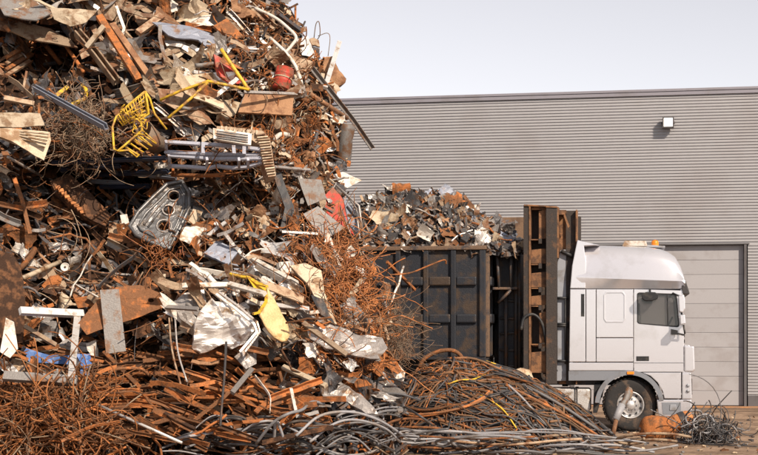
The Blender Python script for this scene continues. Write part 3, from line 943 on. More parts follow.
# ---- sheets one can name (pixel outlines of the photograph, each on its own plane in front of the heap)
U, FW, RT, DN = (.1, -.7, .9), (.15, -1, .25), (.7, -1, .35), (.2, -1, -.25)
SH = 'bent_sheet'
poly(SH, 'large dented beige sheet jutting out like a roof at the heap\'s top left corner', [(-4, 14), (22, 22), (50, 28), (70, 38), (78, 46), (53, 43), (29, 41), (12, 34), (-6, 30)], 'beige', .55, (.25, -.8, .55), .03, .04, lm='beige roof-like sheet')
poly(SH, 'cream curled sheet lying on the beige roof-like sheet', [(50, 8), (97, 9), (86, 22), (70, 25), (54, 18)], 'cream', .7, FW, .02, .04, lm='cream curled sheet')
poly(SH, 'grey brown sheet at the very top left of the heap', [(-10, -4), (34, 0), (52, 12), (36, 20), (4, 14)], 'grey', .6, U, .02, .05)
poly(SH, 'pale rumpled sheet at the top edge behind the white bent strip', [(96, -4), (128, -2), (112, 20), (98, 16)], 'beige', .4, FW, .02, .05)
poly(SH, 'olive brown triangular sheet standing in the dark hollow', [(18, 78), (38, 40), (56, 60), (36, 80)], 'rust_brown', -.25, RT, .02, .02)
poly(SH, 'long crushed blue-grey roofing sheet sloping across the top of the heap', [(152, 24), (183, 25), (214, 34), (248, 43), (236, 50), (224, 58), (198, 42), (168, 38)], 'blue_grey', .6, (.2, -.8, .6), .03, .05, 3, 3, lm='blue-grey roofing sheet')
poly(SH, 'small cream triangle of sheet under the blue-grey roofing sheet', [(172, 37), (194, 46), (178, 58), (164, 52)], 'cream', .4, FW, .015, .02)
poly(SH, 'square rusty brown plate with a dirty face below the red drum', [(245, 94), (294, 95.5), (292, 115), (238, 112)], 'tan', .6, (.2, -1, .35), .05, .012, 1, 2, lm='square rusty plate')
poly(SH, 'beige curled sheet on the skyline beside the white curved tube', [(286, 52), (313, 62), (308, 77), (296, 66)], 'beige', .3, RT, .015, .04)
poly(SH, 'light grey sheet standing on the skyline', [(297, 39), (308, 36), (317, 58), (303, 54)], 'silver', .2, RT, .015, .02)
poly(SH, 'dark red crushed box side beneath the yellow pipe', [(214, 54), (232, 64), (250, 83), (232, 84), (218, 74)], 'red', .2, RT, .03, .03, lm='dark red box side')
poly(SH, 'rusty brown box end near the top of the heap', [(213, 26), (227, 18), (245, 36), (232, 40)], 'rust_brown', .35, RT, .05, .02)
poly(SH, 'cream folded sheet just left of the yellow pipe elbow', [(178, 77), (213, 72), (220, 82), (190, 86)], 'cream', .5, (.3, -.9, .7), .02, .02)
poly(SH, 'long cream ribbed sheet under the yellow bent frame', [(196, 97), (242, 99), (236, 112), (228, 117), (208, 106)], 'cream', .5, (.3, -.9, .7), .02, .03, 3)
poly(SH, 'narrow cream sheet left of the dark red box side', [(176, 67), (195, 67), (194, 75), (174, 76)], 'cream', .4, FW, .02, .015)
poly(SH, 'cream sheet of three stacked beneath the rusty flat beam', [(150, 66), (192, 68), (190, 76), (154, 74)], 'beige', .45, (.1, -.8, .8), .02, .02)
poly(SH, 'lower cream sheet lying level under the stacked beige sheet', [(154, 77), (188, 79), (184, 87), (158, 84)], 'cream', .45, (.1, -.8, .8), .02, .02)
poly(SH, 'torn white sheet poking out beside the rusty duct', [(330, 175), (343, 172), (361, 181), (347, 188), (338, 182)], 'white_paint', .3, RT, .012, .04)
poly(SH, 'tilted square grey sheet above the flat grey diamond', [(298, 178), (321, 180), (326, 199), (308, 206)], 'grey', .5, (.35, -1, .4), .015, .012, 1, lm='tilted grey sheet')
poly(SH, 'flat grey diamond-shaped sheet beside the red sheet', [(303, 214), (318, 206), (345, 228), (325, 240)], 'grey', .6, (.3, -.9, .5), .015, .012, 1, lm='grey diamond sheet')
poly(SH, 'bright red sheet standing on edge behind the grey diamond sheet', [(317, 204), (333, 187), (343, 199), (348, 224), (355, 236), (338, 222), (328, 214)], 'red', .4, RT, .015, .015, 1, lm='red sheet')
poly('crumpled_sheet', 'torn white sheet below the grey gate on the right flank', [(340, 254), (351, 245), (357, 253), (350, 262)], 'white_paint', .4, FW, .012, .05)
poly(SH, 'dark brown rounded drum side at the far left edge', [(-4, 250), (12, 254), (20, 266), (25, 294), (24, 342), (-4, 346)], 'rust_dark', .7, RT, .04, .03, lm='dark drum side')
poly(SH, 'big torn rusty sheet with a hole left of the silver tank', [(78, 322), (99, 298), (116, 287), (140, 284), (158, 293), (174, 305), (150, 312), (142, 315), (111, 325), (87, 333)], 'rust_brown', .6, (.25, -.9, .5), .018, .04, 2, 2, [(151, 301, 3, 2)], lm='torn rusty sheet')
poly('plank', 'flat grey-brown plank hanging upright over the torn rusty sheet', [(100, 290), (119, 289), (126, 351), (106, 354)], 'grey', .85, (.2, -1, .12), .03, .006, 0, 1, cat='plank', lm='grey upright plank')
poly(SH, 'rusty orange plate half hidden behind the grey upright plank', [(74, 298), (99, 294), (98, 306), (78, 308)], 'rust_orange', .4, FW, .015, .015)
poly(SH, 'crumpled rusty plate piece left of the white can end', [(42, 285), (50, 276), (63, 274), (60, 286), (48, 292)], 'rust_orange', .4, RT, .02, .03)
poly('plastic_sheet', 'blue plastic panel lying behind the aluminium frame', [(22, 347), (49, 355), (69, 354), (68, 364), (29, 362)], 'blue', .3, FW, .02, .02, cat='plastic sheet', lm='blue plastic panel')
poly('plastic_sheet', 'curved blue plastic panel right of the aluminium frame', [(76, 354), (90, 354), (92, 363), (86, 388), (79, 385), (81, 364)], 'blue', .3, RT, .02, .025, cat='plastic sheet')
poly(SH, 'white sheet corner at the left edge beside the dark drum side', [(6, 318), (14, 322), (18, 349), (10, 358), (0, 352)], 'white_paint', .85, FW, .02, .02)
poly('crumpled_tank', 'big bright silver crumpled tank in the middle of the heap', [(196.5, 322), (200, 311), (211, 299), (220, 302), (232, 308), (242, 316), (252, 330), (245, 343), (236, 346), (227, 341), (217, 345), (208, 347), (199, 341)], 'silver', .8, (.5, -1, .35), .05, .10, 5, 5, cat='tank', lm='silver crumpled tank')
poly('crumpled_sheet', 'duller silver sheet joined to the left of the silver crumpled tank', [(174, 303), (185, 293), (203, 288), (205, 306), (196, 330), (182, 321)], 'steel', .6, (-.1, -1, .3), .03, .06, 3, 3)
poly('scoop', 'pale yellow tapering scoop with a bright yellow rim, pointing down', [(259, 313), (267, 302), (268, 287), (276, 303), (288, 323), (290, 335), (287, 341), (281, 342), (274, 337), (265, 326)], 'pale_yellow', .95, (.6, -1, .2), .03, .035, 1, 3, cat='scoop', lm='pale yellow scoop', smooth=True)
poly(SH, 'yellow sheet edge in the shade above the pale yellow scoop', [(246, 276), (268, 286), (266, 292), (254, 288)], 'yellow', .75, U, .015, .01)
poly(SH, 'big beige rounded panel with a pale rim right of the scoop', [(290, 266), (305, 263), (321, 271), (324, 292), (336, 325), (327, 321), (307, 283)], 'cream', .7, (.5, -1, .5), .03, .03, 2, 2, lm='beige rounded panel')
poly(SH, 'black torn flap on the beige rounded panel', [(311, 295), (323, 299), (332, 325), (321, 315)], 'black', .95, RT, .012, .03)
poly(SH, 'bluish grey box lid lying tilted above the white bars', [(204, 253), (216, 241), (241, 249), (228, 264)], 'blue_grey', .55, (.1, -.8, .7), .04, .02, lm='bluish box lid')
poly('plastic_tub', 'white plastic tub on its side left of the beige rounded panel', [(279, 262), (290, 261), (292, 273), (281, 276)], 'white_paint', .7, RT, .08, .02, cat='tub')
poly(SH, 'brown flat sheet wedged above the pale yellow scoop', [(268, 281), (285, 287), (304, 297), (303, 304), (284, 296), (266, 288)], 'beige', .7, (.2, -.9, .6), .03, .015)
poly('crumpled_sheet', 'long crushed grey roofing sheet with dark folds low on the right flank', [(303, 322), (324, 321), (345, 332), (358, 340), (377, 346), (382, 357), (372, 369), (359, 364), (331, 353), (309, 342)], 'steel', .6, (.3, -.9, .5), .03, .09, 5, 4, lm='long crushed roofing sheet')
poly('crumpled_sheet', 'crushed grey sheet slanting down to the hoses', [(326, 363), (333, 365), (343, 382), (368, 405), (375, 418), (363, 418), (347, 404), (329, 398)], 'steel', .55, (.3, -.9, .5), .03, .07, 4, 4, lm='slanting crushed sheet')
poly(SH, 'rusty plate beside the slanting crushed sheet', [(352, 378), (366, 379), (372, 385), (356, 388)], 'rust_orange', .3, FW, .02, .01)
poly(SH, 'silver triangular sheet under the silver crumpled tank', [(234, 357), (259, 337), (256, 364), (246, 369)], 'steel', .6, RT, .015, .03)
poly('crumpled_sheet', 'shaded grey sheet lying right of the silver triangle', [(280, 342), (300, 338), (326, 352), (322, 366), (296, 368), (280, 358)], 'dark_steel', .25, FW, .02, .06, 3, 3)
poly('crumpled_sheet', 'pale box fragment between the heap and the cable mound', [(389, 366), (398, 364), (406, 372), (404, 381), (392, 381)], 'white_paint', .5, RT, .06, .03, lm='pale box fragment')
poly('crumpled_sheet', 'white torn cloth-like sheet right of the car panel', [(179, 240), (183, 227), (197, 226), (208, 229), (203, 238), (195, 246)], 'white_paint', .4, FW, .012, .05, 3, 3)
poly(SH, 'cream box side behind the car panel', [(187, 222), (193, 209), (203, 211), (197, 226)], 'cream', .35, RT, .05, .01)
poly('crumpled_sheet', 'shiny fender scrap at the top right corner of the car panel', [(189, 187), (199, 191), (201, 201), (191, 208)], 'silver', .45, RT, .012, .05, 3, 3)
poly('can', 'small white can lying left of the car panel', [(120, 215), (127, 214), (130, 226), (123, 229)], 'white_paint', .6, FW, .08, .01, 0, 1, cat='can', lm='small white can')
poly('car_panel', 'grey stamped inner car panel with two round holes, leaning in the heap', [(130, 226), (138, 212), (152, 198), (167, 184), (182, 181), (189, 192), (189, 208), (180, 228), (169, 249), (153, 243), (136, 235)], 'panel_grey', 1.3, (.15, -1, .45), .035, .022, 1, 3, [(168.5, 210, 5, 4), (164, 226, 6, 5), (174, 196, 5, 4)], cat='car panel', lm='grey car panel')
def on_plane(parent, name, pts, n, off, r, m, ref, closed=False, sides=6):
    n = Vector(n).normalized(); c = on(*ref, off); o = Vector((0, 0, CAMH)); P = []
    for p in pts:
        d = Vector(((p[0] - CX) / F, 1, (HZ - p[1]) / F)); P.append(o + d * ((c - o).dot(n) / d.dot(n)) - parent.location)
    g = MB(); g.tube(P, r, sides, closed=closed); return g.build(name, m, parent)


cpn = bpy.data.objects['car_panel']
cpo = [(130, 226), (138, 212), (152, 198), (167, 184), (182, 181), (189, 192), (189, 208), (180, 228), (169, 249), (153, 243), (136, 235)]
cref = (sum(p[0] for p in cpo) / 11, sum(p[1] for p in cpo) / 11)
CN = (.15, -1, .45)
on_plane(cpn, 'rim', cpo, CN, 1.33, .035, 'panel_grey', cref, True)
on_plane(cpn, 'inner_rib', [(138, 226), (146, 213), (160, 200), (169, 190), (180, 187), (184, 194), (184, 207), (176, 226), (167, 241), (155, 237), (141, 230)], CN, 1.315, .022, 'panel_grey', cref, True)
for k in range(3): on_plane(cpn, 'ridge', [(140 + 4 * k, 222 + 2.5 * k), (150 + 4 * k, 209 + 2 * k), (165 + 2.5 * k, 194 + 3 * k)], CN, 1.31, .02, 'steel' if k == 1 else 'panel_grey', cref)
for hx, hy, hr in ((168.5, 210, 6), (164, 226, 7.5), (174, 196, 6)): on_plane(cpn, 'hole_flange', [(hx + hr * math.cos(t * .45), hy + hr * .85 * math.sin(t * .45)) for t in range(14)], CN, 1.31, .016, 'steel', cref, True)
poly('heat_exchanger', 'dark rusty box with a row of orange fins in the shaded hollow', [(50, 181), (69, 173), (87, 189), (111, 215), (105, 227), (79, 213), (55, 191)], 'rust_dark', .95, (.3, -1, .5), .12, .012, 0, 2, cat='machine part', lm='dark finned box')
for i in range(9):
    px, py = 55 + i * 3.1, 186 + i * 3.1
    poly('fin', None, [(px, py), (px + 5, py - 1), (px + 6, py + 2), (px + 1, py + 2.6)], 'rust_bright', 1.05, (.3, -1, .5), .05, 0, 0, 1, parent=bpy.data.objects['heat_exchanger'], ref=(77, 198))
poly(SH, 'black bent strip hanging in a zigzag below the radiator', [(273, 174), (281, 172), (287, 190), (295, 208), (288, 231), (280, 231), (285, 207), (277, 186)], 'black', .65, (.5, -1, .3), .02, .02, 1, 2, lm='black zigzag strip')
poly(SH, 'cream scrap curl under the end of the radiator', [(258, 175), (269, 178), (272, 190), (286, 202), (270, 193), (262, 184)], 'cream', .5, RT, .015, .02)
for k, (a, lb) in enumerate((([(-6, 112), (40, 113), (45, 124), (20, 127), (-6, 126)], 'upper cream ribbed sheet of the fan at the left edge'), ([(-6, 127), (50, 131), (51, 140), (44, 160), (12, 141), (-6, 134)], 'lower cream ribbed sheet of the fan at the left edge'))):
    poly('corrugated_sheet', lb, a, 'cream', .8, (.3, -.9, .45), .02, .03, 3, 4, lm='cream ribbed fan' if k else None)
for k in range(7):
    bar('fold_rib', None, [(-4, 129 + k * 1.2), (49 - k, 134 + k * 3.4)], 'cream', 1.6, 'rect', .86, parent=bpy.data.objects['corrugated_sheet.001'])
LEFTS = [(8, 128, 33, 24), (150, 92, 30, 18)]
poly('corrugated_sheet', 'beige ribbed sheet hanging in the folds left of the yellow bent frame', [(158, 88), (182, 92), (200, 104), (214, 122), (200, 124), (178, 110), (160, 100)], 'beige', .4, (.2, -1, .5), .02, .03, 4, 4)
poly('corrugated_sheet', 'grey ribbed sheet fanned out beside the yellow wire basket', [(166, 112), (186, 108), (206, 126), (196, 140), (176, 130)], 'steel', .35, (.2, -1, .5), .02, .03, 4, 4)

# ---- bars one can name
for args in [
    ('plank', 'short pale plank propped against the beige roof-like sheet', [(87, 47), (104, 26)], 'cream', 5, 'rect', .9),
    ('steel_beam', 'crushed grey-brown beam slanting down under the pale plank', [(77, 32), (96, 54), (117, 82)], 'beige', 10, 'channel', .6),
    ('flat_bar', 'long rusty orange flat beam slanting down from the top edge', [(99, 16), (139, 80)], 'rust_orange', 7, 'rect', .7),
    ('flat_bar', 'olive tan flat beam beside the rusty flat beam', [(112, 24), (157, 88)], 'tan', 6, 'rect', .6),
    ('flat_bar', 'white bent strip at the top edge of the heap', [(116, 6), (124, 28), (121, 39)], 'white_paint', 3, 'rect', .8),
    ('plank', 'beige plank slanting up at the top edge right of the white strip', [(138, 33), (162, 16)], 'beige', 7, 'rect', .6),
    ('pipe', 'upper rusty pipe in the dark hollow at top left', [(43, 42), (61, 64)], 'rust_brown', 5, 'tube', .2),
    ('pipe', 'lower rusty pipe in the dark hollow at top left', [(64, 43), (84, 72)], 'rust_orange', 4, 'tube', .2),
    ('steel_channel', 'steel blue channel slanting down above the wire bush', [(35, 88), (106, 127)], 'blue_grey', 6.5, 'channel', .9),
    ('flat_bar', 'short bright yellow bar above the steel blue channel', [(56, 96), (68, 87)], 'yellow', 4, 'rect', .3),
    ('pipe', 'curved yellow pipe end above the steel blue channel', [(70, 105), (84, 99), (86, 90), (82, 85)], 'yellow', 4, 'tube', .3),
    ('flat_bar', 'brown flat bar at the left edge above the cream ribbed fan', [(8, 78), (42, 104)], 'beige', 6, 'flat', .6),
    ('flat_bar', 'shorter brown bar at the left edge above the cream ribbed fan', [(4, 98), (34, 104)], 'beige', 5, 'rect', .6),
    ('pipe', 'straight yellow pipe standing above the square rusty plate', [(221, 49), (244, 83), (250, 90)], 'yellow', 4, 'tube', .85),
    ('pipe', 'white curved tube looping along the heap\'s right skyline', [(255, 8), (274, 17), (287, 27), (296, 37), (292, 45), (283, 55)], 'white_paint', 3.4, 'tube', .6),
    ('pipe', 'long white tube bending down to the square rusty plate', [(270, 38), (285, 52), (297, 69), (304, 93)], 'white_paint', 3.6, 'tube', .75),
    ('steel_beam', 'dark grey boxed bar at the very top of the skyline', [(276, 13), (299, 30)], 'dark_steel', 5.5, 'rect', .4),
    ('plank', 'silver plank standing up against the sky', [(339.5, 42), (325, 88)], 'silver', 4.5, 'rect', .35),
    ('steel_angle', 'long dark angle bar sticking out over the warehouse wall', [(312, 68), (353, 120), (373, 149)], 'grey', 4.2, 'angle', .6),
    ('pipe', 'tan pipe lying under the long dark angle bar', [(307, 92), (347, 118)], 'tan', 5, 'tube', .45),
    ('steel_bar', 'grey bar along the top edge of the square rusty plate', [(244, 92), (297, 94)], 'steel', 3, 'rect', .75),
    ('steel_bar', 'long thin grey bar crossing the dark hollow at the left', [(8, 157), (52, 182)], 'steel', 3, 'tube', .75),
    ('steel_bar', 'curved rusty bar standing at the left edge', [(14, 178), (22, 200), (30, 234)], 'rust_brown', 4, 'rect', .7),
    ('pipe', 'pale pipe stub beside the white can end', [(23, 278), (60, 262)], 'cream', 5, 'tube', .6),
    ('rod', 'long thin white rod slanting up right of the white can end', [(69, 297), (92, 256)], 'white_paint', 1.6, 'rod', .8),
    ('rod', 'thin white rod slanting down right of the white can end', [(61, 276), (99, 298)], 'white_paint', 1.6, 'rod', .75),
    ('flat_bar', 'dark grey flat bar leaning from the car panel to the upright plank', [(98, 288), (142, 248)], 'dark_steel', 5, 'flat', .7),
    ('rod', 'thin beige bent rod in front of the grey upright plank', [(143, 272), (134, 286), (112, 308), (92, 332)], 'beige', 1.8, 'rod', 1.0),
    ('timber', 'grey timber beam lying under the aluminium frame', [(4, 376), (77, 381)], 'grey', 9, 'rect', .95),
    ('flat_bar', 'white flat bar lying level above the silver crumpled tank', [(182, 286), (227, 285)], 'white_paint', 5, 'rect', .9),
    ('flat_bar', 'white flat bar slanting from the tank to the yellow scoop', [(229, 284), (265, 294)], 'white_paint', 5, 'rect', .9),
    ('steel_bar', 'grey bar poking into the left side of the silver tank', [(166, 307), (198, 309)], 'steel', 4, 'rect', .95),
    ('rail', 'silver double rail bent in a hairpin around the silver tank', [(216, 294), (236, 309), (254, 324), (257, 332), (240, 352)], 'silver', 2.6, 'rect', 1.1),
    ('rail', 'thinner silver rail just inside the bent hairpin rail', [(219, 292), (238, 306), (257, 322), (260, 332), (245, 352)], 'steel', 2, 'rect', 1.05),
    ('rod', 'long rusty rod pointing right from the pale yellow scoop', [(286, 322), (331, 317)], 'rust_brown', 2.2, 'rod', 1.1),
    ('flat_bar', 'long white bar slanting down towards the beige rounded panel', [(248, 256), (297, 283)], 'white_paint', 4, 'rect', .8),
    ('plank', 'beige plank lying along the long crushed roofing sheet', [(303, 323), (347, 355)], 'beige', 5, 'rect', .9),
    ('plank', 'cream plank low on the heap left of the slanting crushed sheet', [(283, 367), (326, 386)], 'cream', 5, 'rect', .7),
    ('flat_bar', 'grey-white flat piece standing on the rusty bars', [(232, 393), (252, 369)], 'steel', 5, 'rect', .9),
    ('flat_bar', 'white curved strip standing on the rusty bars', [(255, 376), (262, 385), (270, 397), (270, 412)], 'white_paint', 3, 'flat', .8),
    ('rod', 'dark upright rod in front of the rusty bars', [(226, 342), (220, 425)], 'dark_steel', 2.6, 'rod', .9),
    ('rod', 'left of two pale bent rods hanging in front of the rusty bars', [(169, 318), (172, 350), (181, 386)], 'beige', 2, 'rod', .9),
    ('rod', 'right of two pale bent rods hanging in front of the rusty bars', [(175, 318), (178, 352), (187, 382)], 'steel', 2, 'rod', .9),
    ('flat_bar', 'white strip low in front of the rusty bars near the hoses', [(291, 389), (296, 412)], 'white_paint', 3, 'rect', .7),
    ('pipe', 'rusty bent pipe arching over the dark gap under the plank', [(107, 396), (110, 374), (118, 369), (140, 369), (150, 376)], 'rust_brown', 3.5, 'tube', .5),
    ('steel_bar', 'long rusty bar slanting down from the foot of the grey upright plank', [(104, 352), (140, 388), (152, 386)], 'rust_brown', 4, 'rect', .6),
    ('steel_bar', 'silver pole lying across the rusty bars at the bottom left', [(98, 405), (182, 443)], 'silver', 3, 'tube', .9),
    ('steel_bar', 'rusty bar poking out over the container side', [(387, 262), (415, 290)], 'rust_orange', 3, 'rect', .5),
    ('rod', 'white rod leaning on the orange wire at the right flank', [(403, 266), (392, 302)], 'white_paint', 2.4, 'rod', .6),
    ('rod', 'rusty wavy rod reaching across the container side', [(390, 275), (410, 273), (428, 266), (444, 260), (446, 264)], 'rust_orange', 1.8, 'rod', .3),
    ('steel_bar', 'grey bar poking out of the small scrap below the radiator', [(275, 167), (310, 170)], 'steel', 3, 'rect', .6),
    ('flat_bar', 'white thin strip standing on the orange wire beside the tilted grey sheet', [(330, 238), (336, 258), (341, 268)], 'white_paint', 2.2, 'rect', .6),
    ('flat_bar', 'dark bar standing in the orange wire by the zigzag strip', [(303, 238), (305, 262)], 'dark_steel', 2.5, 'rect', .5),
    ('flat_bar', 'grey level bar in front of the orange wire by the zigzag strip', [(282, 232), (318, 234)], 'steel', 2.5, 'rect', .7)]:
    sm = 5 if (len(args[2]) > 2 and args[5] in ('tube', 'rod', 'flat')) else 0
    bar(*args, smooth=sm, kink=.35 if args[5] in ('rod', 'flat') else 0)
LM += [(20, 378, 'timber beam end'), (15, 335, 'white left corner sheet'), (85, 40, 'pale propped plank'), (70, 107, 'steel blue channel'), (236, 66, 'straight yellow pipe'), (290, 40, 'white curved tube'), (335, 62, 'silver skyline plank'), (345, 108, 'long dark angle bar'), (65, 267, 'white can end'), (205, 285, 'white level bar'), (40, 379, 'grey timber beam'), (225, 385, 'dark upright rod'), (118, 52, 'rusty flat beam'), (140, 425, 'silver fallen pole'), (304, 370, 'cream plank'), (178, 350, 'pale hanging rods')]
for k in range(4):
    bar('slat', 'brown slat in the dark hollow at the left edge, number %s from the top' % ('first', 'second', 'third', 'lowest')[k] if 0 else ('topmost', 'second highest', 'third highest', 'lowest')[k] + ' brown slat in the dark hollow at the left edge', [(6, 58 + 6 * k), (36 - 2 * k, 40 + 7 * k)], 'beige' if k % 2 else 'rust_brown', 4, 'rect', .1 + .05 * k)

# ---- yellow bent handrail frame
p_ = pts3([(168, 112), (208, 82)], .95)
hr = empty('handrail_frame', on(205, 90, .9), 0, 'yellow bent handrail frame lying across the cream ribbed sheets', 'handrail')
bar('rail', None, [(160, 100), (180, 91), (208, 81), (249, 89.5)], 'yellow', 3, 'tube', 1.0, parent=hr)
bar('rail', None, [(168, 118), (190, 99), (208, 82)], 'yellow', 3, 'tube', .95, parent=hr)
LM.append((205, 88, 'yellow bent frame'))

# ---- yellow rim of the scoop
sc_ = bpy.data.objects['scoop']
bar('rim', 'bright yellow rim strip', [(230, 274), (243, 277), (249, 277.5), (258, 284), (267, 286.5), (266, 302), (259, 312.5), (253, 314)], 'yellow', 2.6, 'rect', 1.12, parent=sc_)

# ---- aluminium frame
af = empty('scrap_support', on(60, 345, .9), 0, 'open aluminium frame with a corner, standing at the lower left', 'frame')
bar('rail', None, [(20, 311), (83, 314)], 'silver', 7.5, 'rect', 1.15, parent=af)
bar('post', None, [(77.5, 316), (71, 380)], 'silver', 6.5, 'rect', 1.1, parent=af)
bar('brace', None, [(24, 326), (56, 345)], 'beige', 4, 'rect', .8, parent=af)
LM.append((70, 340, 'aluminium frame'))
o = empty('can', on(65, 267, .7), 0, 'white can end facing out of the dark heap', 'can')
g = MB(); M_ = frame_of((.2, -1, .2), 0).to_4x4()
g.lathe([(0, -.14), (.07, -.14), (.072, 0), (.066, .004), (.063, -.01), (0, -.012)], M_, 16); g.build('body', 'white_paint', o)
g = MB(); g.lathe([(0, -.008), (.018, -.008), (.018, .002), (0, .003)], M_, 10); g.build('cap', 'dark_steel', o)

# ---- red drum, rusty duct, tan bin
o = empty('drum', on(283, 79, .55), 0, 'bright red drum standing under the white tube on the heap', 'drum')
M_ = Matrix.Rotation(R(12), 4, 'Y') @ Matrix.Rotation(R(-12), 4, 'X')
g = MB(); g.lathe([(0, -.19), (.15, -.19), (.155, -.18), (.155, -.06), (.163, -.05), (.155, -.04), (.155, .07), (.163, .08), (.155, .09), (.15, .19), (.14, .18), (0, .175)], M_, 22); g.build('body', 'red', o)
g = MB(); g.lathe([(.165, -.01), (.165, .015)], M_, 22); g.build('band', 'beige', o)
LM.append((283, 79, 'red drum'))
o = empty('duct', on(345, 145, .6), 0, 'rusty white duct hanging upright on the right edge of the heap', 'duct')
M_ = Matrix.Rotation(R(8), 4, 'Y') @ Matrix.Rotation(R(10), 4, 'X')
pr_ = [(.12, -.36), (.135, -.34), (.13, -.2), (.14, -.05), (.137, .1), (.14, .3), (.128, .38), (.11, .38), (.11, -.36)]
g = MB(); g.lathe(pr_, M_, 20); v_ = []
for v in g.v:
    q_ = Vector(v); v_.append(tuple(q_ + Vector((0, 1, 0)) * .03 * noise.noise(q_ * 4) + Vector((1, 0, 0)) * .03 * noise.noise(q_ * 5 + Vector((7, 7, 7)))))
g.v = v_; g.build('body', 'grey', o)
g = MB(); g.lathe([(.145, -.37), (.15, -.30), (.14, -.26)], M_, 20); g.build('collar', 'rust_orange', o)
LM.append((345, 145, 'rusty duct'))
poly('bin', 'rusty tan crushed bin standing out against the sky', [(319, 60), (326, 57), (332, 57), (339, 71), (346, 79), (345, 83), (339, 85), (338, 97), (330, 93), (322, 88)], 'tan', .05, (.5, -1, .25), .22, .05, 2, 3, cat='bin', lm='tan skyline bin', smooth=True)
for args in [('wire', 'thin wire loop sticking up from the skyline', [(314, 38), (316, 24), (319, 22), (320, 34), (317, 40)], 'wire_grey', 1.0, 'rod', 0.1),
             ('wire', 'faint thin wire arc right of the skyline wire loop', [(318, 36), (327, 33), (330, 38), (328, 56)], 'wire_grey', .8, 'rod', 0.0)]:
    bar(*args, smooth=4)
poly('crumpled_sheet', 'knotted pale rag at the foot of the skyline wire loop', [(308, 40), (313, 37), (319, 39), (320, 46), (312, 46)], 'beige', .2, FW, .05, .03, 2, 2, cat='rag')
poly(SH, 'dark flap hanging below the knotted rag on the skyline', [(313, 46), (320, 48), (321, 58), (315, 58)], 'black', .1, RT, .015, .02)

# ---- blue-grey racks and the radiator
r1 = empty('steel_rack', on(215, 148, .7), 0, 'upper pale blue welded frame beside the radiator', 'rack')
for nm, pts in (('rail', [(165, 152), (215, 154.5), (264, 155)]), ('rail', [(202, 144), (232, 146), (264, 150)]), ('rail', [(166, 142), (200, 144)]), ('post', [(166, 141), (166.5, 153)]), ('post', [(203, 143), (203, 154)]), ('post', [(233.5, 146), (234, 154)]), ('post', [(244, 147), (244, 154.5)])):
    bar(nm, None, pts, 'rack_paint', 3.5, 'rect', .95 if nm == 'rail' else .94, parent=r1)
r2 = empty('steel_rack', on(215, 162, .7), 0, 'lower pale blue welded frame, bent in the middle', 'rack')
for nm, pts in (('rail', [(169, 155.5), (215, 159), (264, 158.5)]), ('rail', [(169, 166), (190, 167), (208, 168.5), (217, 166), (232, 168), (247, 167), (264, 162)]), ('post', [(169, 155), (169.5, 166)]), ('post', [(207, 158.5), (207, 168)]), ('post', [(239, 159), (239, 167.5)]), ('post', [(248, 159), (248, 167)])):
    bar(nm, None, pts, 'rack_paint', 3.5, 'rect', 1.05 if nm == 'rail' else 1.04, parent=r2)
r3 = empty('steel_rack', on(197, 174, .7), 0, 'rusty part of a frame under the pale blue welded frames', 'rack')
for nm, pts in (('rail', [(172, 175), (200, 175.5), (224, 175)]), ('post', [(173, 169), (172.5, 175)])): bar(nm, None, pts, 'rust_orange', 3.2, 'rect', .95, parent=r3)
LM.append((210, 158, 'pale blue frames'))
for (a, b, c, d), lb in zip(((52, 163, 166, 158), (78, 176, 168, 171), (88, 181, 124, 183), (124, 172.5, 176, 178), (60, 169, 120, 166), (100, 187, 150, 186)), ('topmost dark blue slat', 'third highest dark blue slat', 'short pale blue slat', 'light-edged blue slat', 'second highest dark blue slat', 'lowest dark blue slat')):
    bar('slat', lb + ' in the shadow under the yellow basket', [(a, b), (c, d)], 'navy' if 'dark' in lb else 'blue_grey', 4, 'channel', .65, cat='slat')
rad = empty('radiator', on(245, 145, .8), 0, 'beige L-shaped radiator block with a white slotted grille', 'radiator')
poly('core_block', None, [(217, 126), (240, 128), (263, 131), (270, 138), (276, 175), (268, 178), (262, 160), (259, 145), (252, 140), (216, 134)], 'beige', 1.0, (.3, -1, .4), .22, .006, 0, 3, parent=rad, ref=(250, 145))
gr = poly('grille', None, [(213, 128), (252, 133.5), (251, 145), (213.5, 138.5)], 'white_paint', 1.10, (.3, -1, .4), .05, .002, 0, 1, parent=rad, ref=(250, 145))
for i in range(4):
    poly('slot', None, [(217, 130.2 + i * 2.2), (248, 134.6 + i * 2.3), (248, 135.8 + i * 2.3), (217, 131.2 + i * 2.2)], 'dark_steel', 1.175, (.3, -1, .4), .02, 0, 0, 1, parent=rad, ref=(250, 145))
for i in range(17):
    y_ = 133.5 + i * 2.6; xl_ = np.interp(y_, [133, 145, 160, 178], [256, 260, 263, 269]); xr_ = np.interp(y_, [131, 138, 175], [262, 269, 275]) + .8
    poly('fin', None, [(xl_, y_ + .6), (xr_, y_ - .4), (xr_, y_ + .7), (xl_, y_ + 1.7)], 'cream' if i % 2 else 'beige', 1.09, (.3, -1, .4), .05, 0, 0, 1, parent=rad, ref=(250, 145))
for i in range(9):
    x_ = 221 + i * 4.4
    poly('fin', None, [(x_, 125.6 + i * .5), (x_ + 1.9, 125.9 + i * .5), (x_ + 1.4, 129.6 + i * .6), (x_ - .5, 129.2 + i * .6)], 'cream', 1.09, (.3, -1, .4), .05, 0, 0, 1, parent=rad, ref=(250, 145))
LM.append((250, 142, 'radiator'))

# ---- yellow wire basket
def bq(x, y): return (90 + x / 5.35, 80 + y / 5.35)


bk = empty('wire_basket', on(136, 128, .9), 0, 'bright yellow wire basket hanging open above the dark hollow', 'basket')
BD = depth(136, 126) - 1.0


def bpt(x, y, e=0.0):
    px, py = bq(x, y)
    return at(px, py, BD - e) - bk.location


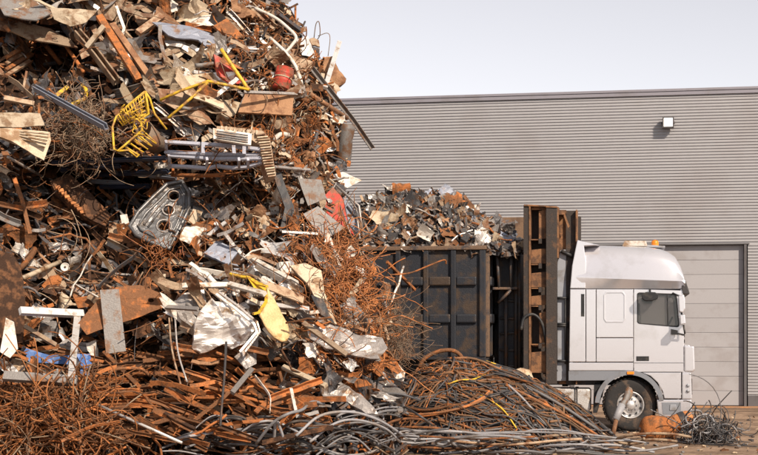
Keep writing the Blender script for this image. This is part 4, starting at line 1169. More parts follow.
def wire(nm, pts, r, k=1, m='yellow'):
    g = MB(); P = [bpt(*p) for p in pts]
    g.tube(cr(P, k) if k > 1 else P, r, 6); g.build(nm, m, bk)


wire('rim', [(295, 60, .1), (306, 120, .12), (315, 180, .1), (270, 210, .12), (280, 268, .1), (240, 302, .1), (190, 345, .15), (150, 380, .2), (128, 370, .2), (120, 250, .15), (140, 195, .1), (215, 125, .0), (295, 60, .1)], .019)
wire('leg', [(295, 60, .1), (320, 100, .05), (345, 180, .0), (410, 265, -.05)], .019)
wire('leg', [(150, 380, .2), (205, 375, .15), (250, 412, .1), (262, 400, .0)], .016)
for i in range(13):
    t = i / 12
    wire('wire', [(140 + 155 * t, 195 - 135 * t, .1), (175 + 140 * t + 6 * math.sin(i * 3), 245 - 62 * t, .0)], .009)
for i in range(6):
    t = i / 5
    wire('wire', [(140 + 35 * t, 198 + 45 * t, .1 - .1 * t), (220 + 30 * t, 130 + 65 * t + 8 * math.sin(i * 2), .06), (297 + 16 * t, 64 + 114 * t, .1 - .05 * t)], .009)
for i in range(5):
    t = i / 4
    wire('wire', [(255 - 75 * t, 275 + 75 * t, .05), (350 - 90 * t + 5, 340 + 62 * t, .05)], .011)
    wire('wire', [(180 + 100 * t, 350 - 82 * t, .06), (262 + 92 * t, 405 - 70 * t, .05)], .011)
for i in range(18):
    x, y = random.uniform(135, 280), random.uniform(150, 260)
    wire('wire', [(x, y, .1), (x + random.uniform(-40, 40), y + random.uniform(-30, 30), .14), (x + random.uniform(-60, 60), y + random.uniform(-40, 40), .06)], .008, 4)
LM.append((136, 122, 'yellow wire basket'))
o = empty('bucket', at(144, 133, BD + .25), 0, 'dented grey-brown bucket behind the yellow wire basket', 'bucket')
M_ = frame_of((-.75, -.8, .55), 0).to_4x4()
g = MB(); g.lathe([(0, -.40), (.15, -.40), (.19, -.1), (.205, .02), (.195, .025), (.18, -.1), (.14, -.36), (0, -.37)], M_, 20)
g.v = [tuple(Vector(v) * (1 + .12 * noise.noise(Vector(v) * 6))) for v in g.v]; g.build('body', 'wire_grey', o)

# ---- grey gate on the right flank
gt = empty('gate', on(350, 215, .3), 0, 'grey tubular gate with a pale panel on the right flank', 'gate')
bar('tube', None, [(336, 185), (359, 206), (364, 244)], 'steel', 2.4, 'tube', .5, parent=gt)
bar('tube', None, [(343, 190), (356, 208), (360, 240)], 'steel', 1.8, 'tube', .48, parent=gt)
bar('rod', None, [(347, 206), (361, 223)], 'dark_steel', 2, 'rod', .55, parent=gt)
bar('tube', None, [(338, 200), (352, 238)], 'steel', 1.6, 'tube', .45, parent=gt)
poly('panel', None, [(343, 197), (354, 209), (360, 237), (349, 224)], 'blue_grey', .42, RT, .02, .01, 0, 1, parent=gt)
LM.append((352, 212, 'grey tubular gate'))

# ------------------------------------------------------------------ wires, rods and fragments nobody could count
def zone_pt(z): return random.uniform(z[0], z[2]), random.uniform(z[1], z[3])


def tangle(name, z, n, m, r=(.006, .012), length=(.4, 1.2), off=(0, .35), curl=.9, steps=12, ell=True, kind='stuff', seed=1, edge=12):
    rs = random.Random(seed); g = MB()
    mats = m if isinstance(m, (list, tuple)) else [m]
    for _ in range(n):
        for _t in range(20):
            px, py = rs.uniform(z[0], z[2]), rs.uniform(z[1], z[3])
            if not ell or ((px - (z[0] + z[2]) / 2) / ((z[2] - z[0]) / 2)) ** 2 + ((py - (z[1] + z[3]) / 2) / ((z[3] - z[1]) / 2)) ** 2 < 1:
                if px < float(np.interp(py, SIL_Y, SIL_X)) - edge: break
        else: continue
        p = on(px, py, rs.uniform(*off))
        L_ = rs.uniform(*length) / steps
        d = Vector((rs.gauss(0, 1), rs.gauss(0, .45), rs.gauss(0, .8))).normalized()
        ax = Vector((rs.gauss(0, .5), rs.gauss(0, 1), rs.gauss(0, .5))).normalized()
        k = rs.gauss(0, curl) * .5
        P = [p]
        for i in range(steps):
            d = (Matrix.Rotation(k + rs.gauss(0, .16 * curl), 3, ax) @ d).normalized()
            p = p + d * L_; P.append(p)
        g.tube(P, rs.uniform(*r), 4, rs.randrange(len(mats)))
    o = g.build(name, list(mats), recentre=False)
    tag(o, kind=kind)
    return o


tangle('orange_wire', (282, 232, 412, 372), 760, ['rust_bright', 'rust_orange', 'rust_brown', 'rust_brown', 'tan', 'rust_dark'], (.0045, .009), (.4, 1.1), (-.15, .4), 1.1, seed=3, edge=10)
tangle('orange_wire', (298, 232, 385, 300), 320, ['rust_bright', 'copper', 'rust_brown'], (.004, .008), (.4, 1.0), (0, .45), 1.1, seed=4, edge=14)
tangle('orange_wire', (-15, 383, 112, 462), 640, ['rust_bright', 'rust_orange', 'rust_brown', 'rust_brown', 'beige'], (.006, .0125), (.4, 1.2), (.05, .6), .55, ell=False, seed=5)
tangle('dry_wire_bush', (52, 104, 106, 166), 360, ['wire_grey', 'beige', 'wire_grey'], (.005, .008), (.4, 1.0), (.2, .65), 1.4, seed=6)
tangle('fine_grey_wire', (384, 305, 418, 360), 330, ['wire_grey'], (.0035, .005), (.4, .9), (-.2, .4), 1.5, seed=7, edge=-8)
tangle('thin_wire', (235, 4, 335, 175), 240, ['rust_orange', 'rust_brown', 'beige', 'rust_brown'], (.006, .012), (.3, .8), (.1, .45), .8, ell=False, seed=8, edge=20)
tangle('thin_wire', (12, 170, 300, 345), 150, ['rust_brown', 'rust_brown', 'beige', 'dark_steel'], (.005, .010), (.4, 1.2), (.0, .5), .4, ell=False, seed=9)
tangle('thin_wire', (12, 5, 290, 175), 70, ['rust_brown', 'rust_orange', 'beige'], (.005, .010), (.4, 1.3), (.1, .6), .5, ell=False, seed=10)
tangle('copper_wire', (145, 244, 185, 266), 50, ['copper', 'rust_orange'], (.006, .009), (.5, 1.2), (.3, .6), 1.5, seed=11)


def fragments(name, z, n, mats, size=(.05, .16), off=(-.1, .25), seed=1, ell=False):
    rs = random.Random(seed); g = MB()
    for _ in range(n):
        px, py = rs.uniform(z[0], z[2]), rs.uniform(z[1], z[3])
        sx = float(np.interp(py, SIL_Y, SIL_X)) - 1
        if px > sx: continue
        c = on(px, py, rs.uniform(*off))
        M_ = frame_of((rs.gauss(.2, .6), -1 + rs.gauss(0, .4), rs.gauss(.35, .6)), rs.uniform(-90, 90))
        mi = rs.randrange(len(mats)); s = rs.uniform(*size)
        t_ = rs.random()
        if t_ < .55:                                 # folded shard
            w, h, b = s * rs.uniform(.6, 1.6), s * rs.uniform(.3, .9), s * rs.uniform(-.5, .5)
            v = [Vector((-w + rs.gauss(0, .02), -h, 0)), Vector((0, -h * rs.uniform(.7, 1.3), b)), Vector((w, -h * rs.uniform(.3, 1.1), rs.gauss(0, .3) * s)), Vector((-w, h * rs.uniform(.5, 1.1), 0)), Vector((0, h, b * rs.uniform(.5, 1.4))), Vector((w * rs.uniform(.7, 1.2), h * rs.uniform(.4, 1.2), 0))]
            v += [q_ + Vector((0, 0, -.008)) for q_ in v]
            g.add([tuple(c + M_ @ q_) for q_ in v], [(0, 1, 4, 3), (1, 2, 5, 4), (9, 10, 7, 6), (10, 11, 8, 7), (0, 6, 7, 1), (1, 7, 8, 2), (2, 8, 11, 5), (5, 11, 10, 4), (4, 10, 9, 3), (3, 9, 6, 0)], mi)
        else:                                        # short bar or rod
            w, h, d = s * rs.uniform(1.2, 3), s * rs.uniform(.06, .22), s * rs.uniform(.06, .2)
            v = [Vector((a * w, b * h, e * d)) for e in (-1, 1) for a, b in ((-1, -1), (1, -1), (1, 1), (-1, 1))]
            g.add([tuple(c + M_ @ q_) for q_ in v], [(0, 3, 2, 1), (4, 5, 6, 7), (0, 1, 5, 4), (1, 2, 6, 5), (2, 3, 7, 6), (3, 0, 4, 7)], mi)
    return tag(g.build(name, list(mats), recentre=False), kind='stuff')


fragments('small_scrap', (-15, -20, 300, 120), 800, ['beige', 'rust_brown', 'rust_dark', 'rust_dark', 'black', 'dark_steel'], (.05, .14), (-.3, .1), seed=21)  # mix darkened, shade of the gaps put into the colours
fragments('small_scrap', (210, 0, 345, 235), 1200, ['beige', 'rust_brown', 'rust_orange', 'cream', 'rust_dark', 'rust_brown', 'rust_dark', 'steel'], (.04, .10), (-.2, .2), seed=22)
fragments('small_scrap', (-15, 110, 300, 300), 1200, ['rust_brown', 'rust_dark', 'dark_steel', 'rust_dark', 'dark_steel', 'rust_dark', 'rust_brown', 'grey'], (.05, .14), (-.3, .1), seed=23)  # shaded hollow: its darkness is partly put into this mix
fragments('small_scrap', (160, 175, 330, 360), 800, ['beige', 'rust_dark', 'rust_brown', 'grey', 'dark_steel', 'rust_dark', 'cream'], (.04, .11), (-.25, .15), seed=24)
fragments('small_scrap', (-15, 290, 300, 460), 500, ['rust_brown', 'rust_brown', 'rust_dark', 'rust_dark', 'black'], (.05, .14), (-.3, 0), seed=25)  # dark mix behind the bars paints the shade between them
fragments('small_scrap', (280, 300, 410, 460), 500, ['grey', 'dark_steel', 'rust_brown', 'black', 'rust_orange', 'rust_dark'], (.04, .12), (-.2, .1), seed=26)

# ------------------------------------------------------------------ scrap pieces one by one
PIECES = []      # (object, px, py, colour words, shape words, tilt word, length in px, category, group)
COLW = {'rust_orange': 'rusty orange', 'rust_brown': 'rusty brown', 'rust_dark': 'dark rusty', 'beige': 'dusty beige', 'cream': 'cream', 'white_paint': 'white', 'steel': 'dull steel', 'silver': 'silver', 'grey': 'grey', 'blue_grey': 'bluish grey', 'black': 'black', 'dark_steel': 'dark grey', 'tan': 'tan', 'copper': 'coppery', 'cable_brown': 'brown', 'panel_grey': 'grey', 'rust_bright': 'rusty orange', 'red': 'red', 'yellow': 'yellow', 'blue': 'blue', 'cable_grey': 'dark grey', 'cable_pale': 'pale grey'}


def tilt(a):
    a = (a + 90) % 180 - 90
    if abs(a) < 14: return 'lying level'
    if abs(a) > 68: return 'standing upright'
    return 'slanting up to the right' if a > 0 else 'slanting down to the right'


def crumpled(w, h, nx, ny, amp, folds, irr, rs, corr=0.0, curl=0.0, thick=.008):
    fl = []
    for _ in range(folds):
        a = rs.uniform(0, math.pi)
        fl.append((math.cos(a), math.sin(a), rs.uniform(-.3, .3) * max(w, h), rs.choice((-1, 1)) * rs.uniform(.3, 1.1)))
    off = Vector((rs.uniform(0, 99), rs.uniform(0, 99), 0))
    T, B = [], []
    tw = rs.gauss(0, .35)
    for j in range(ny + 1):
        for i in range(nx + 1):
            u, v = i / nx - .5, j / ny - .5
            x = u * w * (1 + irr * rs.gauss(0, .25) * (abs(v) > .4)) + irr * .12 * w * noise.noise(Vector((v * 5, 0, 0)) + off)
            y = v * h * (1 + irr * rs.gauss(0, .25) * (abs(u) > .4)) + irr * .25 * h * noise.noise(Vector((u * 5, 7, 0)) + off)
            z = tw * u * v * h * 2
            for ca, sa, o_, s in fl: z += s * max(0, x * ca + y * sa - o_)
            z += amp * noise.noise(Vector((x / w * 3.5, y / h * 3.5, 0)) + off) + amp * .5 * noise.noise(Vector((x / w * 9, y / h * 9, 3)) + off)
            if corr: z += corr * (1 if (j % 2) else -1)
            if curl: z += curl * (v * v) * h * 3
            T.append((x, y, z)); B.append((x, y, z - thick))
    n = (nx + 1) * (ny + 1); f = []
    W_ = nx + 1
    for j in range(ny):
        for i in range(nx):
            a = j * W_ + i
            f += [(a, a + 1, a + W_ + 1, a + W_), (n + a, n + a + W_, n + a + W_ + 1, n + a + 1)]
    rim = [i for i in range(W_)] + [j * W_ + nx for j in range(1, ny + 1)] + [ny * W_ + i for i in range(nx - 1, -1, -1)] + [j * W_ for j in range(ny - 1, 0, -1)]
    for a, b in zip(rim, rim[1:] + rim[:1]): f.append((a, n + a, n + b, b))
    return T + B, f


def put(kind, px, py, ang, Lpx, wpx, m, off, rs, nrm=None, pos=None, where=None):
    c = pos if pos is not None else on(px, py, off)
    s = c[1] / F
    L_, w = Lpx * s, wpx * s
    n = nrm or (rs.gauss(.25, .35), -1, rs.gauss(.4, .3))
    M_ = frame_of(n, ang)
    g = MB()
    if kind in ('sheet', 'crumple', 'corr'):
        nx, ny = (9, 5) if kind == 'sheet' else ((9, 7) if kind == 'crumple' else (3, 12))
        am = {'sheet': .085, 'crumple': .16, 'corr': .02}[kind] * max(.25, w) * (.6 if where == 'load' else 1)
        v, f = crumpled(L_, w, nx, ny, am, {'sheet': 3, 'crumple': 2 if where == 'load' else 4, 'corr': 1}[kind], {'sheet': .5, 'crumple': .9, 'corr': .25}[kind], rs, .09 * w if kind == 'corr' else 0, rs.gauss(0, .25) if kind == 'sheet' else 0)
        g.add([tuple(c + M_ @ Vector(q_)) for q_ in v], f)
        nm, shp, cat = {'sheet': ('metal_sheet', 'bent sheet', 'scrap sheet'), 'crumple': ('crumpled_sheet', 'crumpled sheet', 'scrap sheet'), 'corr': ('corrugated_sheet', 'ribbed sheet', 'scrap sheet')}[kind]
        grp = 'torn metal sheets in the scrap'
    else:
        ks = 7
        bend = rs.gauss(0, {'angle': .015, 'channel': .02, 'beam': .02, 'flat': .035}.get(kind, .14)) * L_
        b2 = rs.gauss(0, .02) * L_
        kz = rs.gauss(0, .1)
        P = [c + M_ @ Vector(((t - .5) * L_, bend * (1 - 4 * (t - .5) ** 2), b2 * (1 - 4 * (t - .5) ** 2) + kz * (t - .5) * L_)) for t in [i / ks for i in range(ks + 1)]]
        kn = {'angle': .003, 'channel': .003, 'beam': .003, 'flat': .007, 'pipe': .01}.get(kind, .022) * L_
        P = [p + Vector((rs.gauss(0, kn), rs.gauss(0, kn), rs.gauss(0, kn))) for p in P]
        if kind == 'rod': g.tube(P, w / 2, 6)
        elif kind == 'pipe': g.tube(P, w / 2, 10)
        elif kind == 'strip': g.sweep(P, prof_rect(w, .009), tuple(M_ @ Vector((0, rs.gauss(0, .5), 1))))
        else: g.sweep(P, {'angle': prof_angle(w, w * .16), 'channel': prof_channel(w, w * .7, w * .14), 'beam': prof_beam(w * .8, w, w * .15), 'flat': prof_rect(w, w * .25)}[kind], tuple(M_ @ Vector((0, rs.gauss(0, .6), 1))))
        nm, shp, cat = {'rod': ('rod', 'thin rod', 'scrap rod'), 'pipe': ('pipe', 'pipe', 'pipe'), 'strip': ('metal_strip', 'flat strip', 'metal strip'), 'angle': ('steel_angle', 'angle bar', 'scrap bar'), 'channel': ('steel_channel', 'channel bar', 'scrap bar'), 'beam': ('steel_beam', 'small beam', 'scrap bar'), 'flat': ('flat_bar', 'flat bar', 'scrap bar')}[kind]
        grp = 'loose bars, rods and pipes in the scrap'
    o = g.build(nm, m)
    PIECES.append((o, px, py, COLW[m], shp, tilt(ang), Lpx, cat, grp, where))
    return o


LIGHT = ['beige'] * 6 + ['cream'] * 5 + ['steel'] * 5 + ['white_paint', 'white_paint', 'grey', 'grey', 'rust_brown', 'tan', 'silver', 'silver', 'blue_grey']
MIXED = ['beige'] * 3 + ['rust_brown'] * 3 + ['rust_orange'] * 2 + ['steel'] * 4 + ['silver'] + ['cream', 'grey', 'white_paint', 'tan', 'dark_steel']
DARKS = ['rust_dark'] * 4 + ['rust_brown'] * 4 + ['dark_steel'] * 3 + ['grey', 'rust_orange', 'beige', 'steel', 'black']  # dark scrap; shade of the hollows is put into these colours too
RUSTY = ['rust_orange'] * 6 + ['rust_brown'] * 5 + ['tan', 'rust_dark']
GREYS = ['steel'] * 4 + ['grey'] * 3 + ['dark_steel'] * 3 + ['rust_brown', 'beige', 'rust_orange', 'silver']
# zone (x0,y0,x1,y1), palette, [(kind, count, angle, spread, length, width)], off
ZN = [((-14, -18, 150, 14), LIGHT, [('sheet', 12, -15, 30, (24, 50), (10, 18)), ('flat', 8, -35, 35, (24, 50), (3, 6))], (.3, .6)),
      ((150, -18, 285, 30), MIXED, [('sheet', 12, -15, 30, (18, 40), (8, 16)), ('crumple', 8, -10, 50, (16, 30), (10, 18)), ('rod', 14, 0, 60, (25, 55), (1.2, 2.2)), ('angle', 6, -20, 40, (25, 50), (3, 5))], (.2, .5)),
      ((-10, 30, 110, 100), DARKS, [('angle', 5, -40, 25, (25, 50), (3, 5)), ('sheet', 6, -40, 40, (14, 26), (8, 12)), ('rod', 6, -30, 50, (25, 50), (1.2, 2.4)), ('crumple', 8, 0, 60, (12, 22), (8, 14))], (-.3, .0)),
      ((110, 40, 220, 112), LIGHT, [('strip', 16, -25, 30, (30, 66), (3, 7)), ('sheet', 14, -15, 22, (26, 56), (7, 13)), ('corr', 9, -15, 20, (28, 50), (10, 16)), ('flat', 12, -10, 40, (26, 60), (2.5, 5)), ('pipe', 5, 15, 30, (22, 45), (3, 5))], (.1, .45)),
      ((205, 45, 300, 130), MIXED, [('sheet', 12, 0, 40, (16, 34), (8, 13)), ('flat', 16, 30, 60, (20, 44), (2.5, 4.5)), ('strip', 10, -20, 50, (18, 44), (2.5, 5)), ('rod', 16, 0, 80, (18, 46), (1.2, 2.2)), ('crumple', 10, 0, 80, (12, 22), (8, 14))], (.1, .4)),
      ((270, 85, 342, 200), MIXED, [('crumple', 20, 0, 80, (11, 22), (7, 13)), ('rod', 22, 40, 70, (16, 40), (1.2, 2.2)), ('strip', 12, -40, 60, (12, 30), (2.5, 5)), ('sheet', 10, 0, 60, (12, 24), (8, 14)), ('pipe', 5, 30, 60, (14, 30), (3, 5))], (.1, .4)),
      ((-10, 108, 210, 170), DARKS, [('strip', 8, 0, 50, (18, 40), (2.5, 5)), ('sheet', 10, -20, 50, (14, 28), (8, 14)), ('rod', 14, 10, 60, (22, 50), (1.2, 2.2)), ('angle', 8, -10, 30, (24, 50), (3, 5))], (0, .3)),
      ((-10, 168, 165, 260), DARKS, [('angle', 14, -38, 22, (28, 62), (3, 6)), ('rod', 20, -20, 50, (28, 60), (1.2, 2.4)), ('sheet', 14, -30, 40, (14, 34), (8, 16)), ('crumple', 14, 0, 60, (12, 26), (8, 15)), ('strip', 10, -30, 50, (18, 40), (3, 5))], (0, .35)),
      ((165, 176, 300, 262), MIXED + DARKS, [('crumple', 24, 0, 60, (12, 26), (7, 14)), ('rod', 18, 0, 60, (18, 46), (1.2, 2.2)), ('strip', 16, -25, 50, (14, 36), (2.5, 6)), ('sheet', 14, -20, 50, (14, 30), (8, 14)), ('flat', 10, 10, 50, (18, 40), (2.5, 4.5))], (.1, .4)),
      ((-10, 250, 165, 345), DARKS + MIXED, [('sheet', 16, -20, 50, (14, 34), (9, 16)), ('crumple', 14, 0, 60, (12, 26), (8, 15)), ('rod', 16, 30, 60, (24, 55), (1.2, 2.4)), ('flat', 12, -20, 50, (22, 50), (3, 5)), ('pipe', 5, 0, 50, (18, 36), (3, 6))], (0, .4)),
      ((160, 255, 330, 350), LIGHT, [('flat', 18, -28, 22, (28, 66), (3, 6)), ('sheet', 18, -28, 24, (24, 54), (7, 13)), ('strip', 16, -28, 30, (26, 60), (3, 6)), ('corr', 5, -28, 20, (26, 44), (10, 14)), ('crumple', 12, 0, 60, (12, 26), (8, 15)), ('rod', 10, -20, 50, (24, 50), (1.4, 2.2))], (.2, .55)),
      ((84, 345, 310, 442), RUSTY, [('angle', 52, -8, 20, (26, 80), (3, 5.5)), ('flat', 44, 2, 28, (24, 64), (3, 5.5)), ('rod', 34, -8, 34, (30, 80), (1.6, 3)), ('channel', 16, -10, 30, (26, 60), (4, 7)), ('sheet', 8, 0, 40, (14, 30), (8, 13))], (-.1, .75)),
      ((86, 340, 200, 380), ['rust_brown', 'rust_dark', 'rust_brown'], [('angle', 14, 25, 40, (28, 60), (2.5, 4)), ('rod', 12, -30, 50, (30, 70), (1.4, 2.4))], (0, .3)),
      ((285, 308, 398, 425), GREYS, [('crumple', 26, -30, 40, (14, 34), (9, 18)), ('sheet', 12, -30, 40, (14, 32), (8, 14)), ('flat', 10, -20, 50, (16, 36), (2.5, 4.5)), ('rod', 12, 0, 60, (20, 46), (1.2, 2.2))], (.1, .45)),
      ((295, 240, 385, 350), RUSTY, [('rod', 26, -50, 45, (24, 60), (1.2, 2.2)), ('flat', 6, -40, 50, (16, 34), (2, 3.5))], (.2, .5)),
      ((290, 240, 392, 330), ['white_paint', 'cream', 'rust_orange', 'beige', 'tan', 'steel'], [('strip', 12, 60, 60, (10, 26), (2, 4)), ('crumple', 10, 0, 60, (9, 16), (6, 11)), ('flat', 10, -50, 50, (16, 40), (2, 4)), ('pipe', 4, 0, 60, (10, 18), (4, 6))], (.25, .5)),
      ((-10, 340, 100, 400), MIXED, [('sheet', 10, 0, 50, (14, 28), (8, 14)), ('flat', 10, 10, 50, (20, 44), (3, 5)), ('crumple', 6, 0, 50, (12, 22), (8, 13))], (0, .35)),
      ((-14, 385, 110, 452), RUSTY, [('rod', 26, 0, 40, (34, 80), (1.4, 2.4)), ('angle', 10, 0, 30, (26, 50), (2.5, 4)), ('strip', 6, 10, 40, (18, 40), (2.5, 4))], (.3, .6))]
rs = random.Random(99)
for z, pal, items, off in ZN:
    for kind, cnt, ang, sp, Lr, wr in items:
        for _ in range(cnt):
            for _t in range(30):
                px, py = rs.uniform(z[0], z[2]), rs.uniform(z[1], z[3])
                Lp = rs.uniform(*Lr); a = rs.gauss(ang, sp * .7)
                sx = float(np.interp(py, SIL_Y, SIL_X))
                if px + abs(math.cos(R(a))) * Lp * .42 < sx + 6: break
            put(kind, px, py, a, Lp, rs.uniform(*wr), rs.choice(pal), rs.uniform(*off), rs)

# ------------------------------------------------------------------ load in the container
zr = zrim + .02


def load_h(px):            # height of the heap above the rim along the side, from its outline
    return max(0, np.interp(px, [330, 352, 362, 372, 386, 400, 420, 440, 452, 462, 472, 485, 497, 508, 520], [44, 52, 55, 58, 60, 59, 58, 56, 53, 45, 36, 27, 19, 10, 3]) / 48.5)


def load_pt(x, y, off=0.0):
    px = 485.5 + (x - xr) * 48.5
    hh = load_h(px)
    yy = (y - .1) / 2.3
    s = math.sin(math.pi * min(1, max(0, .5 * min(1, yy / .55)))) if yy < .55 else math.cos(math.pi * .5 * min(1, (yy - .55) / .5))
    z = zr - .12 + (hh + .12) * max(0, s) ** .75
    z += .06 * noise.noise(Vector((x * 3, y * 3, 0)))
    p = TO + ex * x + ey * y
    return Vector((p.x, p.y, z + off))


g = MB(); NX, NY = 44, 16
for j in range(NY + 1):
    for i in range(NX + 1):
        x = xl + .12 + (xr + .7 - xl - .12) * i / NX; y = .14 + 2.2 * j / NY
        g.v.append(tuple(load_pt(x, y, -.07)))
for j in range(NY):
    for i in range(NX):
        a = j * (NX + 1) + i
        g.f.append((a, a + 1, a + NX + 2, a + NX + 1)); g.m.append(0); g.s.append(False)
tag(g.build('container_scrap', 'dark_steel', recentre=False), kind='stuff')
LOADC = ['grey'] * 6 + ['steel'] * 9 + ['dark_steel'] * 4 + ['rust_brown'] * 2 + ['rust_orange'] * 1 + ['cream'] * 1 + ['beige'] * 5 + ['blue_grey'] * 2 + ['silver', 'silver', 'black', 'tan']
rs = random.Random(5)
g = MB()
lm_mats = ['grey', 'steel', 'dark_steel', 'rust_brown', 'beige', 'black', 'dark_steel', 'dark_steel']
for _ in range(1500):
    x, y = rs.uniform(tp(352, 249)[0], xr + .68), rs.uniform(.12, 1.5)
    c = load_pt(x, y, rs.uniform(-.04, .06))
    M_ = frame_of((rs.gauss(.1, .6), -1, rs.gauss(.5, .6)), rs.uniform(-90, 90))
    s = rs.uniform(.04, .11); w, h, b = s * rs.uniform(.6, 1.6), s * rs.uniform(.3, .9), s * rs.uniform(-.6, .6)
    v = [Vector((-w, -h, 0)), Vector((0, -h * rs.uniform(.6, 1.3), b)), Vector((w, -h * rs.uniform(.3, 1.1), 0)), Vector((-w, h * rs.uniform(.5, 1.1), 0)), Vector((0, h, b)), Vector((w, h * rs.uniform(.4, 1.2), 0))]
    v += [q_ + Vector((0, 0, -.008)) for q_ in v]
    g.add([tuple(c + M_ @ q_) for q_ in v], [(0, 1, 4, 3), (1, 2, 5, 4), (9, 10, 7, 6), (10, 11, 8, 7), (0, 6, 7, 1), (1, 7, 8, 2), (2, 8, 11, 5), (5, 11, 10, 4), (4, 10, 9, 3), (3, 9, 6, 0)], rs.randrange(8))
tag(g.build('shredded_scrap', lm_mats, recentre=False), kind='stuff')
for i in range(280):
    x, y = rs.uniform(tp(354, 249)[0], xr + .62), abs(rs.gauss(.55, .4)) + .1
    if y > 1.6: y = rs.uniform(.2, 1.3)
    big = rs.random() < .2
    k_ = rs.random()
    c = load_pt(x, y, .03)
    px = CX + F * c.x / c.y; py = HZ - F * (c.z - CAMH) / c.y
    kind, Lp, wp = ('crumple', rs.uniform(7, 14) + 8 * big, rs.uniform(5, 9) + 4 * big) if k_ < .6 else (('sheet', rs.uniform(9, 16), rs.uniform(5, 9)) if k_ < .8 else ('strip', rs.uniform(10, 22), rs.uniform(1.5, 3)))
    put(kind, px, py, rs.uniform(-80, 80), Lp, wp, rs.choice(LOADC), 0, rs, (rs.gauss(.1, .6), -1, rs.gauss(.8, .7)), c, 'load')
for i in range(22):
    x, y = rs.uniform(tp(358, 249)[0], xr + .3), rs.uniform(.1, .9)
    c = load_pt(x, y, .08); px = CX + F * c.x / c.y; py = HZ - F * (c.z - CAMH) / c.y
    put(rs.choice(('rod', 'strip', 'pipe', 'flat')), px, py, rs.gauss(-10, 40), rs.uniform(20, 38), rs.uniform(1.2, 2.6), rs.choice(LOADC + ['tan', 'rust_orange', 'cream']), 0, rs, None, c, 'load')
# named pieces of the load, as landmarks
for (px, py, Lp, wp, ang, m, lb, lm) in ((384, 220, 26, 15, -25, 'cream', 'largest cream crumpled sheet in the container load', 'big cream sheet'), (405, 210, 15, 13, 60, 'white_paint', 'round white crumpled sheet in the middle of the container load', 'round white sheet'), (447, 224, 18, 12, -60, 'silver', 'silver folded sheet in the right half of the container load', 'silver folded sheet'), (400, 191, 22, 10, 15, 'rust_orange', 'rusty orange curled sheet on the crest of the container load', 'orange crest sheet'), (450, 194, 20, 13, -50, 'blue_grey', 'bluish sheet tilted at the top right of the container load', 'bluish crest sheet'), (424, 236, 16, 9, -20, 'white_paint', 'pale folded sheet near the rim of the container', 'pale rim sheet'), (505, 240, 14, 10, -40, 'blue_grey', 'bluish sheet hanging over the right end of the container load', 'bluish end sheet'), (470, 205, 20, 4, -60, 'tan', 'tan strip standing on the right slope of the container load', 'tan strip')):
    t_, best = None, 1e9
    for k in range(40):
        y = .15 + k * .03
        d_ = Vector(((px - CX) / F, 1, (HZ - py) / F)); t0 = (y + (TO - Vector((0, 0, CAMH))).dot(ey)) / d_.dot(ey); w_ = Vector((0, 0, CAMH)) + d_ * t0
        x = (w_ - TO).dot(ex); e = abs(load_pt(x, y).z - w_.z)
        if e < best: best, t_ = e, w_
    o = put('sheet', px, py, ang, Lp, wp, m, 0, rs, (.35, -1, .4), t_ - ey * .12, 'load')
    PIECES.pop(); tag(o, lb, 'scrap sheet', 'torn metal sheets in the scrap'); LM.append((px, py, lm))

# ------------------------------------------------------------------ hoses and cables in front
def fp(px, z):
    """point on the foreground at pixel px: the cable mound's row, height z"""
    return z


MC = at(458, 400, 24.6); MC.z = 0
MRX, MRY, MH = 2.85, 1.4, 1.50


def mound_h(x, y):
    dx = x - MC.x
    u = dx / (MRX if dx > 0 else 1.65)
    e = math.sqrt(u * u + ((y - MC.y) / MRY) ** 2)
    if e >= 1: return 0
    k = 1.25 if dx < 0 else .8
    return MH * (1 - math.exp(-k * 2 * (1 - e))) / (1 - math.exp(-k * 2))


g = MB(); n1, n2 = 48, 30
for j in range(n2 + 1):
    for i in range(n1 + 1):
        x = MC.x - 1.8 + 4.8 * i / n1; y = MC.y - 1.6 + 3.2 * j / n2
        h = mound_h(x, y)
        g.v.append((x, y, h - .10 + .10 * noise.noise(Vector((x * 4, y * 4, 2))) if h > 0 else -.12))
for j in range(n2):
    for i in range(n1):
        a = j * (n1 + 1) + i; g.f.append((a, a + 1, a + n1 + 2, a + n1 + 1)); g.m.append(0); g.s.append(False)
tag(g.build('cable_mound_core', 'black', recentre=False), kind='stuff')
rs = random.Random(17)


LOOSE = MB()
LMAT = ['black', 'cable_grey', 'cable_brown', 'rust_brown', 'rust_dark', 'dark_steel', 'cable_pale', 'beige']


def cable(path, r, m, label_shape, cat, where, single=True):
    sides = 7
    if not single:
        LOOSE.tube(path, r, 6, LMAT.index(m)); return
    g = MB(); g.tube(path, r, sides)
    o = g.build('cable', m)
    a = np.array(path); c = a.mean(0)
    px, py = CX + F * c[0] / c[1], HZ - F * (c[2] - CAMH) / c[1]
    w = (a[:, 0].max() - a[:, 0].min()) / c[1] * F; h = (a[:, 2].max() - a[:, 2].min()) / c[1] * F
    PIECES.append((o, px, py, COLW[m], label_shape, 'looped' if h > .5 * w else 'stretched sideways', max(w, h), cat, 'cables and hoses heaped in front of the truck', where))
    return o


